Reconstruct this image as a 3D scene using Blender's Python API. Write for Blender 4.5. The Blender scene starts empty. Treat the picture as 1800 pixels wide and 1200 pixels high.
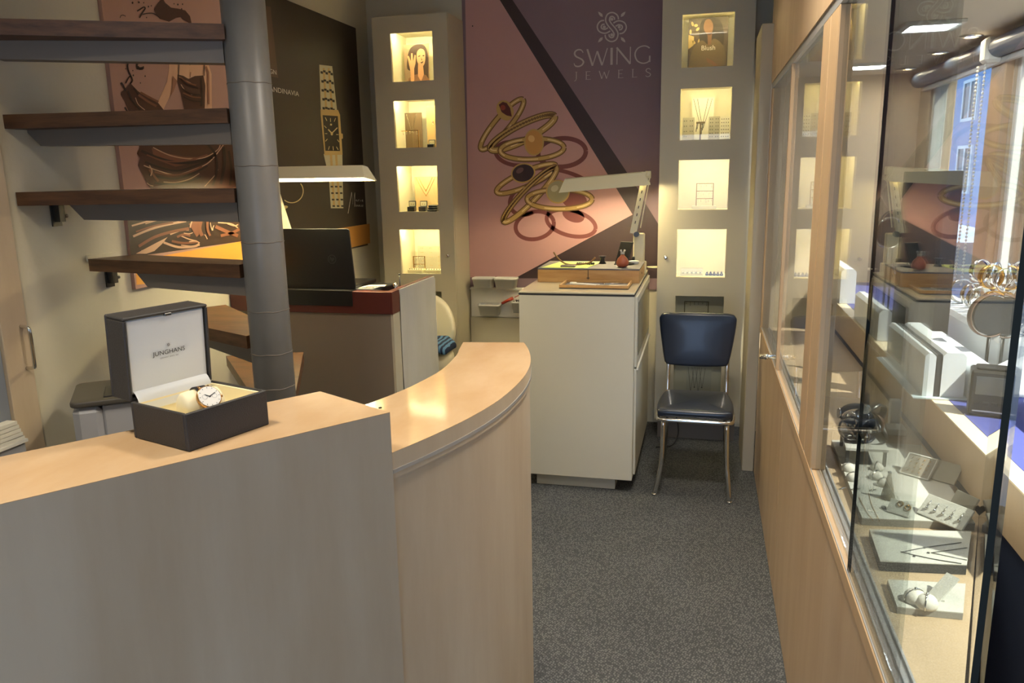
import bpy, math, random
from mathutils import Vector, Matrix
import numpy as np
random.seed(7)
scene = bpy.context.scene
COL = scene.collection

# ------------------------------------------------------------------ camera
FPX = 1375.0
EYE = np.array([0.0, 0.0, 1.6])
def _n(v):
    v = np.array(v, float)
    return v/np.linalg.norm(v)
_d = _n([1019-900, 7040-600, FPX])
_y = _n([1242-900, 300-600, FPX]); _y = _n(_y-_d*np.dot(_y, _d))
_x = np.cross(_d, _y)
ROT = np.stack([_x, _y, -_d])            # camera (right, down, forward) -> world
cam_data = bpy.data.cameras.new('camera'); cam = bpy.data.objects.new('camera', cam_data)
COL.objects.link(cam)
cam_data.sensor_width = 36.0; cam_data.lens = FPX/1800*36.0
cam_data.clip_start = 0.05; cam_data.clip_end = 200
M4 = Matrix.Identity(4)
for i in range(3):
    M4[i][0] = ROT[i, 0]; M4[i][1] = -ROT[i, 1]; M4[i][2] = -ROT[i, 2]; M4[i][3] = EYE[i]
cam.matrix_world = M4
scene.camera = cam

# ------------------------------------------------------------------ world, sun, exposure
world = bpy.data.worlds.new('sky'); scene.world = world; world.use_nodes = True
wn = world.node_tree.nodes; wl = world.node_tree.links
wn['Background'].inputs[0].default_value = (0.50, 0.68, 1.0, 1); wn['Background'].inputs[1].default_value = 3.0
sun_data = bpy.data.lights.new('sun', 'SUN'); sun_data.energy = 12.0; sun_data.angle = 0.02; sun_data.color = (1.0, 0.93, 0.82)
sun = bpy.data.objects.new('sun', sun_data); COL.objects.link(sun)
sun.rotation_euler = Vector((-0.62, 0.30, -0.85)).to_track_quat('-Z', 'Y').to_euler()
vs = scene.view_settings
vs.view_transform = 'Standard'; vs.look = 'None'; vs.gamma = 1.0; vs.use_curve_mapping = False
vs.exposure = 0.52
ROOM_LAMPS = [   # x, y, size, power, colour  (recessed ceiling panels, all above the frame)
    (-1.15, 0.85, 0.30, 9.5, (1.0, 0.89, 0.73)),
    (-0.02, 2.15, 0.30, 17, (1.0, 0.91, 0.77)),
    (-1.55, 3.55, 0.30, 1.6, (1.0, 0.88, 0.70)),
    (-0.10, 3.55, 0.30, 1.5, (1.0, 0.89, 0.72)),
    (-0.35, -0.85, 0.30, 2.5, (1.0, 0.93, 0.85)),  # unseen lamp, added as general fill from the door side
]

# ------------------------------------------------------------------ helpers
def ray(u, v): return ROT @ np.array([u-900.0, v-600.0, FPX])
def onX(c, u, v): r = ray(u, v); return EYE+r*(c/r[0])
def onY(c, u, v): r = ray(u, v); return EYE+r*(c/r[1])
def onZ(c, u, v): r = ray(u, v); return EYE+r*((c-EYE[2])/r[2])

def lin(c):
    return tuple((x/12.92 if x <= .04045 else ((x+.055)/1.055)**2.4) for x in [k/255 for k in c])

class MB:
    """collects shapes, then becomes one mesh object"""
    def __init__(s): s.v = []; s.f = []; s.sm = []
    def add(s, vs, fs, smooth=False):
        o = len(s.v); s.v += [tuple(map(float, p)) for p in vs]
        for f in fs: s.f.append([i+o for i in f]); s.sm.append(smooth)
        return s
    def box(s, x0, x1, y0, y1, z0, z1):
        v = [(x, y, z) for z in (z0, z1) for y in (y0, y1) for x in (x0, x1)]
        return s.add(v, [(0,2,3,1),(4,5,7,6),(0,1,5,4),(2,6,7,3),(0,4,6,2),(1,3,7,5)])
    def bev(s, x0, x1, y0, y1, z0, z1, b=.004):
        """box with chamfered edges"""
        b = min(b, (x1-x0)/2.1, (y1-y0)/2.1, (z1-z0)/2.1)
        X = (x0, x1); Y = (y0, y1); Z = (z0, z1); v = []; idx = {}
        for i in (0,1):
            for j in (0,1):
                for k in (0,1):
                    sx, sy, sz = (1,-1)[i], (1,-1)[j], (1,-1)[k]
                    idx[i,j,k,0] = len(v); v.append((X[i], Y[j]+sy*b, Z[k]+sz*b))
                    idx[i,j,k,1] = len(v); v.append((X[i]+sx*b, Y[j], Z[k]+sz*b))
                    idx[i,j,k,2] = len(v); v.append((X[i]+sx*b, Y[j]+sy*b, Z[k]))
        f = []
        I = idx
        for i in (0,1):
            q = [I[i,0,0,0], I[i,1,0,0], I[i,1,1,0], I[i,0,1,0]]; f.append(q if i else q[::-1])
            q = [I[0,i,0,1], I[1,i,0,1], I[1,i,1,1], I[0,i,1,1]]; f.append(q[::-1] if i else q)
            q = [I[0,0,i,2], I[1,0,i,2], I[1,1,i,2], I[0,1,i,2]]; f.append(q if i else q[::-1])
        for a in (0,1):
            for c in (0,1):
                q = [I[0,a,c,1], I[1,a,c,1], I[1,a,c,2], I[0,a,c,2]]; f.append(q if (a ^ c) else q[::-1])
                q = [I[a,0,c,0], I[a,1,c,0], I[a,1,c,2], I[a,0,c,2]]; f.append(q[::-1] if (a ^ c) else q)
                q = [I[a,c,0,0], I[a,c,1,0], I[a,c,1,1], I[a,c,0,1]]; f.append(q if (a ^ c) else q[::-1])
                for k in (0,1):
                    t = [I[a,c,k,0], I[a,c,k,1], I[a,c,k,2]]; f.append(t if (a ^ c ^ k) else t[::-1])
        return s.add(v, f)
    def prism(s, pts, fn, d, smooth=False):
        """polygon of 2-D points put in space by fn(a, b, h), h from 0 to d"""
        n = len(pts)
        v = [fn(a, b, 0) for a, b in pts]+[fn(a, b, d) for a, b in pts]
        fs = [tuple(range(n-1, -1, -1)), tuple(range(n, 2*n))]
        s.add(v, fs); o = len(s.v)-2*n
        for i in range(n):
            j = (i+1) % n; s.f.append([o+i, o+j, o+n+j, o+n+i]); s.sm.append(smooth)
        return s
    def vprism(s, pts, z0, z1, smooth=False): return s.prism(pts, lambda a, b, h: (a, b, z0+h), z1-z0, smooth)
    def tube(s, P, r, seg=8, closed=False, cap=True):
        P = [Vector(p) for p in P]; n = len(P)
        R = r if isinstance(r, (list, tuple)) else [r]*n
        rings = []; up = None
        for i, p in enumerate(P):
            a = P[(i-1) % n] if (closed or i > 0) else p
            b = P[(i+1) % n] if (closed or i < n-1) else p
            t = (b-a).normalized()
            if up is None: up = Vector((0,0,1)) if abs(t.z) < .9 else Vector((1,0,0))
            sd = t.cross(up); sd = sd.normalized() if sd.length > 1e-6 else t.orthogonal().normalized()
            up = sd.cross(t).normalized()
            rings.append([p+(sd*math.cos(k*2*math.pi/seg)+up*math.sin(k*2*math.pi/seg))*R[i] for k in range(seg)])
        v = [q for g in rings for q in g]; fs = []
        for i in range(n if closed else n-1):
            for k in range(seg):
                a = i*seg+k; b = i*seg+(k+1) % seg; c = ((i+1) % n)*seg+(k+1) % seg; d = ((i+1) % n)*seg+k
                fs.append((a, b, c, d))
        s.add(v, fs, True)
        if cap and not closed:
            o = len(s.v)-n*seg
            s.f.append([o+k for k in range(seg)][::-1]); s.sm.append(False)
            s.f.append([o+(n-1)*seg+k for k in range(seg)]); s.sm.append(False)
        return s
    def lathe(s, prof, cx, cy, seg=24, M=None, cap=True):
        """(r, z) profile about a vertical axis, then M applied"""
        v = []
        for r, z in prof:
            for k in range(seg):
                a = 2*math.pi*k/seg; v.append(Vector((cx+r*math.cos(a), cy+r*math.sin(a), z)))
        if M is not None: v = [M @ p for p in v]
        n = len(prof); fs = []
        for i in range(n-1):
            for k in range(seg):
                fs.append((i*seg+k, i*seg+(k+1) % seg, (i+1)*seg+(k+1) % seg, (i+1)*seg+k))
        s.add(v, fs, True); o = len(s.v)-n*seg
        if cap:
            s.f.append([o+k for k in range(seg)][::-1]); s.sm.append(False)
            s.f.append([o+(n-1)*seg+k for k in range(seg)]); s.sm.append(False)
        return s
    def pad(s, out, fn, h, r, bulge=0.0, k=5):
        """cushion: convex outline, rounded top and bottom edges of radius r, thickness h, put in space by fn(a,b,h)"""
        n = len(out); cx = sum(p[0] for p in out)/n; cy = sum(p[1] for p in out)/n
        R = max(math.hypot(a-cx, b-cy) for a, b in out)
        lv = []
        for i in range(k+1):
            t = i/k*math.pi/2; lv.append((r*(1-math.sin(t)), r-r*math.cos(t)))
        lv += [(d, h-z) for d, z in lv[::-1]]
        v = []
        for d, z in lv:
            for a, b in out:
                q = 1-d/max(math.hypot(a-cx, b-cy), 1e-6); v.append(fn(cx+(a-cx)*q, cy+(b-cy)*q, z))
        m = len(lv); fs = []
        for i in range(m-1):
            for j in range(n): fs.append((i*n+j, i*n+(j+1) % n, (i+1)*n+(j+1) % n, (i+1)*n+j))
        base = len(v); topring = (m-1)*n; prev = topring
        for q in (.66, .33):
            st = len(v)
            for a, b in out:
                kk = (1-r/max(math.hypot(a-cx, b-cy), 1e-6))*q
                v.append(fn(cx+(a-cx)*kk, cy+(b-cy)*kk, h+bulge*(1-q*q)))
            for j in range(n): fs.append((prev+j, prev+(j+1) % n, st+(j+1) % n, st+j))
            prev = st
        c = len(v); v.append(fn(cx, cy, h+bulge))
        for j in range(n): fs.append((prev+j, prev+(j+1) % n, c))
        fs.append(tuple(range(n-1, -1, -1)))
        return s.add(v, fs, True)
    def sphere(s, c, r, seg=12, rings=8, sx=1, sy=1, sz=1):
        v = []; fs = []
        for i in range(rings+1):
            t = math.pi*i/rings
            for k in range(seg):
                a = 2*math.pi*k/seg
                v.append((c[0]+r*sx*math.sin(t)*math.cos(a), c[1]+r*sy*math.sin(t)*math.sin(a), c[2]-r*sz*math.cos(t)))
        for i in range(rings):
            for k in range(seg): fs.append((i*seg+k, i*seg+(k+1) % seg, (i+1)*seg+(k+1) % seg, (i+1)*seg+k))
        return s.add(v, fs, True)
    def build(s, name, m, parent=None):
        me = bpy.data.meshes.new(name); me.from_pydata(s.v, [], s.f)
        me.polygons.foreach_set('use_smooth', s.sm)
        me.materials.append(m); me.update()
        o = bpy.data.objects.new(name, me); COL.objects.link(o)
        if parent is not None:
            o.parent = parent; o.matrix_parent_inverse = PINV.get(parent.name, Matrix.Identity(4))
        return o
PINV = {}
def thing(name, label, cat, loc, group=None):
    o = bpy.data.objects.new(name, None); COL.objects.link(o); o.empty_display_size = .1
    o.location = loc; PINV[o.name] = Matrix.Translation(-Vector(loc))
    o['label'] = label; o['category'] = cat
    if group: o['group'] = group
    return o
def tag(o, label, cat, group=None):
    o['label'] = label; o['category'] = cat
    if group: o['group'] = group
    return o
def struct(name, mb, m, label=None, parent=None):
    o = mb.build(name, m, parent)
    if parent is None: o['kind'] = 'structure'
    if label: o['label'] = label
    return o
def sub(o, label): o['label'] = label; return o
def copy_tree(o, parent=None, mat4=None):
    c = o.copy(); COL.objects.link(c)
    if parent is not None: c.parent = parent; c.matrix_parent_inverse = o.matrix_parent_inverse
    for ch in [k for k in bpy.data.objects if k.parent is o]: copy_tree(ch, c)
    return c
def smooth(pts, k=6, closed=False):
    """Catmull-Rom through points of any dimension"""
    P = [np.array(p, float) for p in pts]; n = len(P); out = []
    rng = range(n) if closed else range(n-1)
    for i in rng:
        p0 = P[(i-1) % n] if (closed or i > 0) else P[0]; p1 = P[i]; p2 = P[(i+1) % n]
        p3 = P[(i+2) % n] if (closed or i+2 < n) else P[-1]
        for j in range(k):
            t = j/k
            out.append(tuple(.5*((2*p1)+(-p0+p2)*t+(2*p0-5*p1+4*p2-p3)*t*t+(-p0+3*p1-3*p2+p3)*t**3)))
    if not closed: out.append(tuple(P[-1]))
    return out
def rrect(x0, x1, y0, y1, r, k=5):
    pts = []
    for cx, cy, a0 in ((x1-r, y1-r, 0), (x0+r, y1-r, 90), (x0+r, y0+r, 180), (x1-r, y0+r, 270)):
        for i in range(k+1):
            a = math.radians(a0+90*i/k); pts.append((cx+r*math.cos(a), cy+r*math.sin(a)))
    return pts

# ------------------------------------------------------------------ materials
def mat(name, rgb, rough=.5, metal=0.0, spec=.5, coat=0.0, emit=None, estr=0.0, var=None, bump=None, stretch=(1,1,1), rgb2=None, alpha=None):
    m = bpy.data.materials.new(name); m.use_nodes = True
    nt = m.node_tree; b = nt.nodes['Principled BSDF']; L = nt.links.new
    c = lin(rgb); b.inputs['Base Color'].default_value = (*c, 1)
    b.inputs['Roughness'].default_value = rough; b.inputs['Metallic'].default_value = metal
    b.inputs['Specular IOR Level'].default_value = spec; b.inputs['Coat Weight'].default_value = coat
    b.inputs['Coat Roughness'].default_value = .08
    if emit: b.inputs['Emission Color'].default_value = (*lin(emit), 1); b.inputs['Emission Strength'].default_value = estr
    if var or bump:
        tc = nt.nodes.new('ShaderNodeTexCoord'); mp = nt.nodes.new('ShaderNodeMapping')
        mp.inputs['Scale'].default_value = stretch; L(tc.outputs['Object'], mp.inputs['Vector'])
    if var:
        sc, amt = var
        nz = nt.nodes.new('ShaderNodeTexNoise'); nz.inputs['Scale'].default_value = sc; nz.inputs['Detail'].default_value = 6
        nz.inputs['Roughness'].default_value = .6
        L(mp.outputs['Vector'], nz.inputs['Vector'])
        mx = nt.nodes.new('ShaderNodeMix'); mx.data_type = 'RGBA'
        c2 = lin(rgb2) if rgb2 else tuple(k*(1-amt) for k in c)
        rp = nt.nodes.new('ShaderNodeValToRGB'); rp.color_ramp.elements[0].position = .34; rp.color_ramp.elements[1].position = .68
        L(nz.outputs['Fac'], rp.inputs['Fac']); L(rp.outputs['Color'], mx.inputs[0])
        mx.inputs[6].default_value = (*c, 1); mx.inputs[7].default_value = (*c2, 1)
        L(mx.outputs[2], b.inputs['Base Color'])
    if bump:
        sc, st = bump
        nb = nt.nodes.new('ShaderNodeTexNoise'); nb.inputs['Scale'].default_value = sc; nb.inputs['Detail'].default_value = 3
        L(mp.outputs['Vector'], nb.inputs['Vector'])
        bp = nt.nodes.new('ShaderNodeBump'); bp.inputs['Strength'].default_value = st; bp.inputs['Distance'].default_value = .004
        L(nb.outputs['Fac'], bp.inputs['Height']); L(bp.outputs['Normal'], b.inputs['Normal'])
    return m
def glass(name, tint=(.95,.97,.96), ior=1.5):
    """thin clear pane: straight-through transmission plus Fresnel reflection"""
    m = bpy.data.materials.new(name); m.use_nodes = True; nt = m.node_tree; nt.nodes.clear(); L = nt.links.new
    out = nt.nodes.new('ShaderNodeOutputMaterial'); mx = nt.nodes.new('ShaderNodeMixShader')
    tr = nt.nodes.new('ShaderNodeBsdfTransparent'); tr.inputs[0].default_value = (*tint, 1)
    gl = nt.nodes.new('ShaderNodeBsdfGlossy'); gl.inputs['Roughness'].default_value = 0.0
    fr = nt.nodes.new('ShaderNodeFresnel'); fr.inputs['IOR'].default_value = ior
    ge = nt.nodes.new('ShaderNodeNewGeometry'); mr = nt.nodes.new('ShaderNodeMapRange')      # same reflectance at both faces of the sheet
    mr.inputs['To Min'].default_value = ior; mr.inputs['To Max'].default_value = 1/ior
    L(ge.outputs['Backfacing'], mr.inputs['Value']); L(mr.outputs['Result'], fr.inputs['IOR'])
    L(fr.outputs[0], mx.inputs[0]); L(tr.outputs[0], mx.inputs[1]); L(gl.outputs[0], mx.inputs[2]); L(mx.outputs[0], out.inputs[0])
    return m

MAT = {}
def M(k): return MAT[k]
MAT['wall'] = mat('plaster wall', (214,207,184), .9, var=(2.5,.05), bump=(60,.15))
MAT['ceil'] = mat('ceiling paint', (225,220,205), .9)
MAT['carpet'] = mat('grey carpet', (140,140,137), .95, spec=.1, var=(160,.55), bump=(220,1.0), rgb2=(78,78,78))
def carpet():
    m = bpy.data.materials.new('grey loop carpet'); m.use_nodes = True; nt = m.node_tree; b = nt.nodes['Principled BSDF']; L = nt.links.new
    b.inputs['Roughness'].default_value = .95; b.inputs['Specular IOR Level'].default_value = .1
    tc = nt.nodes.new('ShaderNodeTexCoord'); mp = nt.nodes.new('ShaderNodeMapping'); mp.inputs['Scale'].default_value = (1, .7, 1); mp.inputs['Rotation'].default_value = (0, 0, .5)
    vo = nt.nodes.new('ShaderNodeTexVoronoi'); vo.inputs['Scale'].default_value = 135; vo.inputs['Randomness'].default_value = .55
    nz = nt.nodes.new('ShaderNodeTexNoise'); nz.inputs['Scale'].default_value = 2.2; nz.inputs['Detail'].default_value = 4
    rp = nt.nodes.new('ShaderNodeValToRGB'); rp.color_ramp.elements[0].color = (*lin((134,136,136)), 1); rp.color_ramp.elements[1].color = (*lin((84,86,88)), 1)
    rp.color_ramp.elements[0].position = .12; rp.color_ramp.elements[1].position = .60
    mx = nt.nodes.new('ShaderNodeMix'); mx.data_type = 'RGBA'; mx.blend_type = 'MULTIPLY'; mx.inputs[0].default_value = .35
    L(tc.outputs['Object'], mp.inputs[0]); L(mp.outputs[0], vo.inputs['Vector']); L(tc.outputs['Object'], nz.inputs['Vector'])
    L(vo.outputs['Distance'], rp.inputs[0]); L(rp.outputs[0], mx.inputs[6]); L(nz.outputs['Fac'], mx.inputs[7]); L(mx.outputs[2], b.inputs['Base Color'])
    bp = nt.nodes.new('ShaderNodeBump'); bp.inputs['Strength'].default_value = .8; bp.inputs['Distance'].default_value = .004; bp.invert = True
    L(vo.outputs['Distance'], bp.inputs['Height']); L(bp.outputs[0], b.inputs['Normal'])
    return m
MAT['carpet'] = carpet()
MAT['maple_v'] = mat('maple veneer upright', (208,190,162), .38, var=(2.2,.10), stretch=(3,3,.5), rgb2=(192,170,140), bump=None)
MAT['maple_case'] = mat('maple veneer showcase', (202,176,142), .4, var=(2.2,.10), stretch=(3,3,.5), rgb2=(186,156,120))
MAT['maple_h'] = mat('maple veneer top', (218,186,146), .09, coat=.25, var=(2.4,.10), stretch=(3,1.3,3), rgb2=(206,169,124))
MAT['maple_edge'] = mat('maple edge band', (200,168,128), .4, var=(4,.12), stretch=(3,3,1))
MAT['alu'] = mat('brushed aluminium', (190,190,188), .4, metal=.6)
MAT['chrome'] = mat('chrome', (222,220,214), .10, metal=1.0)
MAT['steel_dark'] = mat('dark steel', (90,88,84), .35, metal=.9)
MAT['white'] = mat('white laminate', (208,203,185), .42, var=(1.5,.03))
MAT['tower'] = mat('white lacquer tower', (196,188,164), .45)
MAT['niche'] = mat('niche lining', (240,232,204), .6)
MAT['black'] = mat('black plastic', (20,20,20), .35)
MAT['black_soft'] = mat('black leatherette', (52,49,46), .55, bump=(500,.25))
MAT['pole'] = mat('grey painted steel', (122,120,116), .38, spec=.5, var=(14,.06), bump=(25,.06))
MAT['channel'] = mat('grey painted channel', (118,109,99), .45)
MAT['tread'] = mat('stained oak tread', (104,70,42), .45, var=(4,.35), stretch=(1.5,6,14), rgb2=(70,45,26))
MAT['tread_top'] = mat('worn oak tread top', (176,132,78), .5, var=(4,.3), stretch=(1.5,7,7), rgb2=(136,96,52))
MAT['red'] = mat('oxblood laminate', (94,40,33), .4)
MAT['desk'] = mat('taupe laminate', (136,124,110), .5)
MAT['cloth_grey'] = mat('grey white cloth', (196,194,184), .85, var=(6,.06), stretch=(2,2,.6), bump=(14,.6))
MAT['navy'] = mat('navy vinyl', (30,38,52), .32, coat=.15)
MAT['cream'] = mat('cream cushion', (242,230,190), .6)
MAT['satin'] = mat('white satin lining', (222,224,222), .45)
MAT['gold'] = mat('gold', (214,164,90), .22, metal=1.0)
MAT['silver'] = mat('silver jewellery', (214,212,206), .15, metal=1.0)
MAT['ink_dark'] = mat('dark print', (40,38,38), .6)
MAT['ink_light'] = mat('pale print', (214,206,196), .6)
MAT['blue_cloth'] = mat('blue display cloth', (66,74,142), .8)
MAT['blue_panel'] = mat('blue laminate panel', (58,64,80), .4)
MAT['felt'] = mat('pale grey felt', (196,194,184), .9, var=(9,.12), bump=(300,.3))
MAT['felt_edge'] = mat('grey slab edge', (150,146,136), .8)
MAT['slate'] = mat('dark slate', (70,70,68), .7)
MAT['lamp'] = mat('lamp enamel', (228,220,186), .4)
MAT['copper'] = mat('terracotta glaze', (160,84,54), .35)
MAT['oak'] = mat('oak veneer', (196,154,96), .4, var=(4,.18), stretch=(1.2,8,8), rgb2=(170,126,72))
MAT['greypad'] = mat('grey leather pad', (98,94,98), .6)
MAT['green'] = mat('pale green mat', (200,214,120), .7)
MAT['white_plastic'] = mat('white plastic', (230,227,216), .4)
MAT['grey_plastic'] = mat('grey plastic', (176,176,178), .45)
MAT['riser'] = mat('white display block', (226,230,232), .4)
MAT['glass'] = glass('clear glass')
MAT['edge'] = mat('glass edge green', (34,40,38), .6, spec=.2)
MAT['egg'] = mat('cream shell', (232,222,190), .35)
MAT['black_poster'] = mat('brown black poster', (66,56,46), .55, var=(1.2,.25))
MAT['orange'] = mat('amber poster band', (226,160,66), .6)
MAT['tube'] = mat('fluorescent tube', (255,250,225), .5, emit=(255,238,190), estr=140)
MAT['paper'] = mat('paper', (226,222,208), .8)
# ================================================================== the room
XL, YB, YR, ZC = -2.15, 4.97, -2.2, 2.78        # left wall, back wall, rear wall, ceiling
XS = 0.30                                        # front plane of the showcases
XF = 0.65                                        # fascia of the window platform
XW = 1.13                                        # window wall
ZB = 2.105                                       # soffit over the shop window
YE = 4.90                                        # end wall of the window bay
struct('floor', MB().box(XL-.1, XW+.1, YR-.1, YB+.1, -.06, 0), M('carpet'), 'dark grey woven carpet floor')
struct('wall_left', MB().box(XL-.1, XL, YR, YB+.1, 0, ZC), M('wall'), 'cream plaster wall behind the staircase')
struct('wall_back', MB().box(XL, XS+.9, YB, YB+.1, 0, ZC), M('wall'), 'cream plaster wall behind the display towers')
struct('ceiling', MB().box(XL-.1, XW+.1, YR-.1, YB+.1, ZC, ZC+.08), M('ceil'), 'pale shop ceiling')
# rear wall with the shop door opening behind the camera
struct('wall_rear', MB().box(XL, -1.0, YR-.1, YR, 0, ZC).box(.45, XW, YR-.1, YR, 0, ZC).box(-1.0, .45, YR-.1, YR, 2.1, ZC), M('wall'))
# window wall: two openings onto the street
struct('wall_right', MB().box(XW, XW+.12, YR, YB, 0, .945).box(XW, XW+.12, YR, YB, 2.06, ZC)
       .box(XW, XW+.12, 4.68, YB, .945, 2.06).box(XW, XW+.12, 3.50, 3.68, .945, 2.06).box(XW, XW+.12, YR, .35, .945, 2.06), M('maple_v'), 'maple clad wall around the shop window')
struct('ceiling', MB().box(XS+.02, XW, .35, YE, ZB, ZB+.03), mat('beige soffit', (226,210,184), .6), 'beige soffit over the shop window')
struct('wall_end', MB().box(XS+.04, XW, YE, YE+.04, .0, ZB), mat('pale maple bay', (226,204,172), .5, var=(2,.08), stretch=(3,3,.5)), 'maple end wall of the window bay')
def window(name, y0, y1):
    w = bpy.data.objects.new(name, None); COL.objects.link(w); w.location = (XW+.05, (y0+y1)/2, .945)
    w['kind'] = 'structure'; PINV[w.name] = Matrix.Translation(-Vector(w.location))
    f = .035
    MB().bev(XW+.01, XW+.07, y0, y0+f, .945, 2.06).bev(XW+.01, XW+.07, y1-f, y1, .945, 2.06).bev(XW+.01, XW+.07, y0+f, y1-f, .945, .945+f).bev(XW+.01, XW+.07, y0+f, y1-f, 2.06-f, 2.02).build('window_frame', M('white_plastic'), w)
    MB().box(XW+.036, XW+.042, y0+f, y1-f, .945+f, 2.06-f).build('pane', M('glass'), w)
window('window_1', 3.68, 4.68)
window('window_2', .35, 3.50)
struct('trim_1', MB().bev(XW-.03, XW+.012, 3.51, 3.67, .946, 2.06), M('maple_edge'), 'maple mullion post between the shop windows')

# recessed ceiling lamps of the room; the one by the door is added fill
for i, (x, y, sz, pw, colr) in enumerate(ROOM_LAMPS):
    t = thing('ceiling_lamp', 'square recessed ceiling lamp above the shop, number %d from the door' % (i+1), 'ceiling lamp', (x, y, ZC-.03), 'recessed ceiling lamps')
    t['label'] = ['square ceiling lamp over the raised counter block', 'square ceiling lamp over the curved counter', 'square ceiling lamp over the red topped desk',
                  'square ceiling lamp over the navy chair', 'square ceiling lamp added as fill just inside the shop door'][i]
    h = sz/2+.03
    MB().bev(x-h, x+h, y-h, y-h+.03, ZC-.03, ZC).bev(x-h, x+h, y+h-.03, y+h, ZC-.03, ZC).bev(x-h, x-h+.03, y-h+.03, y+h-.03, ZC-.03, ZC).bev(x+h-.03, x+h, y-h+.03, y+h-.03, ZC-.03, ZC).build('frame', M('white_plastic'), t)
    ld = bpy.data.lights.new('lamp_light', 'AREA'); ld.shape = 'SQUARE'; ld.size = sz; ld.energy = pw; ld.color = colr; ld.spread = math.radians(130)
    lo = bpy.data.objects.new('lamp_light', ld); COL.objects.link(lo); lo.location = (0, 0, .012); lo.parent = t

# ------------------------------------------------------------------ street outside
struct('ground', MB().box(XW+.12, 14, -14, 20, -.2, -.12), mat('street paving', (120,118,112), .9, var=(6,.2)), 'grey street paving outside')
b = thing('building', 'grey blue street building seen through the shop window', 'building', (7.5, 8, -.12))
wm = mat('painted facade', (128,152,190), .8, var=(1.2,.12))
MB().box(7.5, 8.3, 1, 62, -.12, 7.4).build('wall', wm, b)
gm = mat('street window glass', (38,48,62), .08, spec=.8); fm = mat('street window frame', (210,214,216), .5)
for k in range(20):
    for z0, z1 in ((.8, 2.2), (2.9, 4.1), (4.9, 6.1)):
        y0 = 1.8+k*2.4
        w = MB().box(7.44, 7.5, y0, y0+.09, z0, z1).box(7.44, 7.5, y0+1.31, y0+1.4, z0, z1).box(7.44, 7.5, y0+.09, y0+1.31, z0, z0+.09).box(7.44, 7.5, y0+.09, y0+1.31, z1-.09, z1).box(7.44, 7.5, y0+.66, y0+.74, z0+.09, z1-.09).build('window', fm, b)
        MB().box(7.47, 7.49, y0+.09, y0+1.31, z0+.09, z1-.09).build('pane', gm, w); 
b2 = thing('building', 'red brown brick building across the street at the right', 'building', (6.2, -5, -.12))
MB().box(6.2, 7.2, -11, .8, -.12, 4.2).build('wall', mat('brick facade', (128,84,66), .9, var=(5,.25), stretch=(1,1,3)), b2)
for k in range(4):
    y0 = -9.6+k*2.6
    w = MB().box(6.14, 6.2, y0, y0+.1, .9, 2.5).box(6.14, 6.2, y0+1.3, y0+1.4, .9, 2.5).box(6.14, 6.2, y0+.1, y0+1.3, .9, 1.0).box(6.14, 6.2, y0+.1, y0+1.3, 2.4, 2.5).build('window', fm, b2)
    MB().box(6.17, 6.19, y0+.1, y0+1.3, 1.0, 2.4).build('pane', gm, w)

# ================================================================== curved counter
CZ, UZ = 1.07, 1.155
outer = [(-.583,1.358),(-.541,1.465),(-.495,1.614),(-.466,1.77),(-.457,1.949),(-.468,2.096),(-.490,2.208),(-.521,2.314),(-.554,2.403)]
inner = [(-.751,2.375),(-.733,2.28),(-.714,2.181),(-.702,2.01),(-.718,1.863),(-.739,1.763),(-.785,1.60),(-.79,1.475)]
so = smooth(outer, 8); si = smooth(inner, 8)
def inset(poly, d):
    """push the outer curve d to its left (into the counter)"""
    out = []
    for i, p in enumerate(poly):
        a = np.array(poly[max(i-1, 0)]); c = np.array(poly[min(i+1, len(poly)-1)]); t = (c-a)/np.linalg.norm(c-a)
        out.append((p[0]-t[1]*d, p[1]+t[0]*d))
    return out
ct = thing('curved_counter', 'low curved maple counter with an aluminium line under its top', 'counter', (-.62, 1.9, 0))
def strip_prism(o2, i2, z0, z1): return MB().vprism(o2+i2, z0, z1)
strip_prism(so, si, CZ-.001, CZ).build('worktop', M('maple_h'), ct)
strip_prism(so, si, CZ-.036, CZ-.001).build('top_core', M('maple_v'), ct)
strip_prism(inset(so, -.0012), inset(si, .012), CZ-.044, CZ-.036).build('aluminium_strip', M('alu'), ct)
strip_prism(so, inset(si, .012), CZ-.055, CZ-.044).build('trim_strip', M('maple_v'), ct)
strip_prism(inset(so, .004), inset(si, .012), .004, CZ-.055).build('curved_panel', M('maple_v'), ct)

fr = [(-.580,1.352), (-1.60,-.03)]
bk = [(-1.80,.085), (-.786,1.466)]
bl = thing('counter_block', 'tall straight maple counter block carrying the open watch box', 'counter', (-1.1, .75, 0))
poly = fr+bk
MB().vprism(poly, UZ-.0012, UZ).build('worktop', M('maple_h'), bl)
def lerp(a, b2, t): return (a[0]+(b2[0]-a[0])*t, a[1]+(b2[1]-a[1])*t)
cen = (-1.19, .72)
MB().vprism(poly, .004, UZ-.0012).build('panel', M('maple_v'), bl)
# thin end lipping of the block, facing the low counter
dirn = np.array(bk[1])-np.array(fr[0]); dirn /= np.linalg.norm(dirn)
nrm = np.array([dirn[1], -dirn[0]])
MB().lathe([(.0035,0),(.0035,.002)], 0, 0, 12, Matrix.Translation((-.610,1.3755,UZ-.0005))).build('screw_cap', M('black'), bl)

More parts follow.
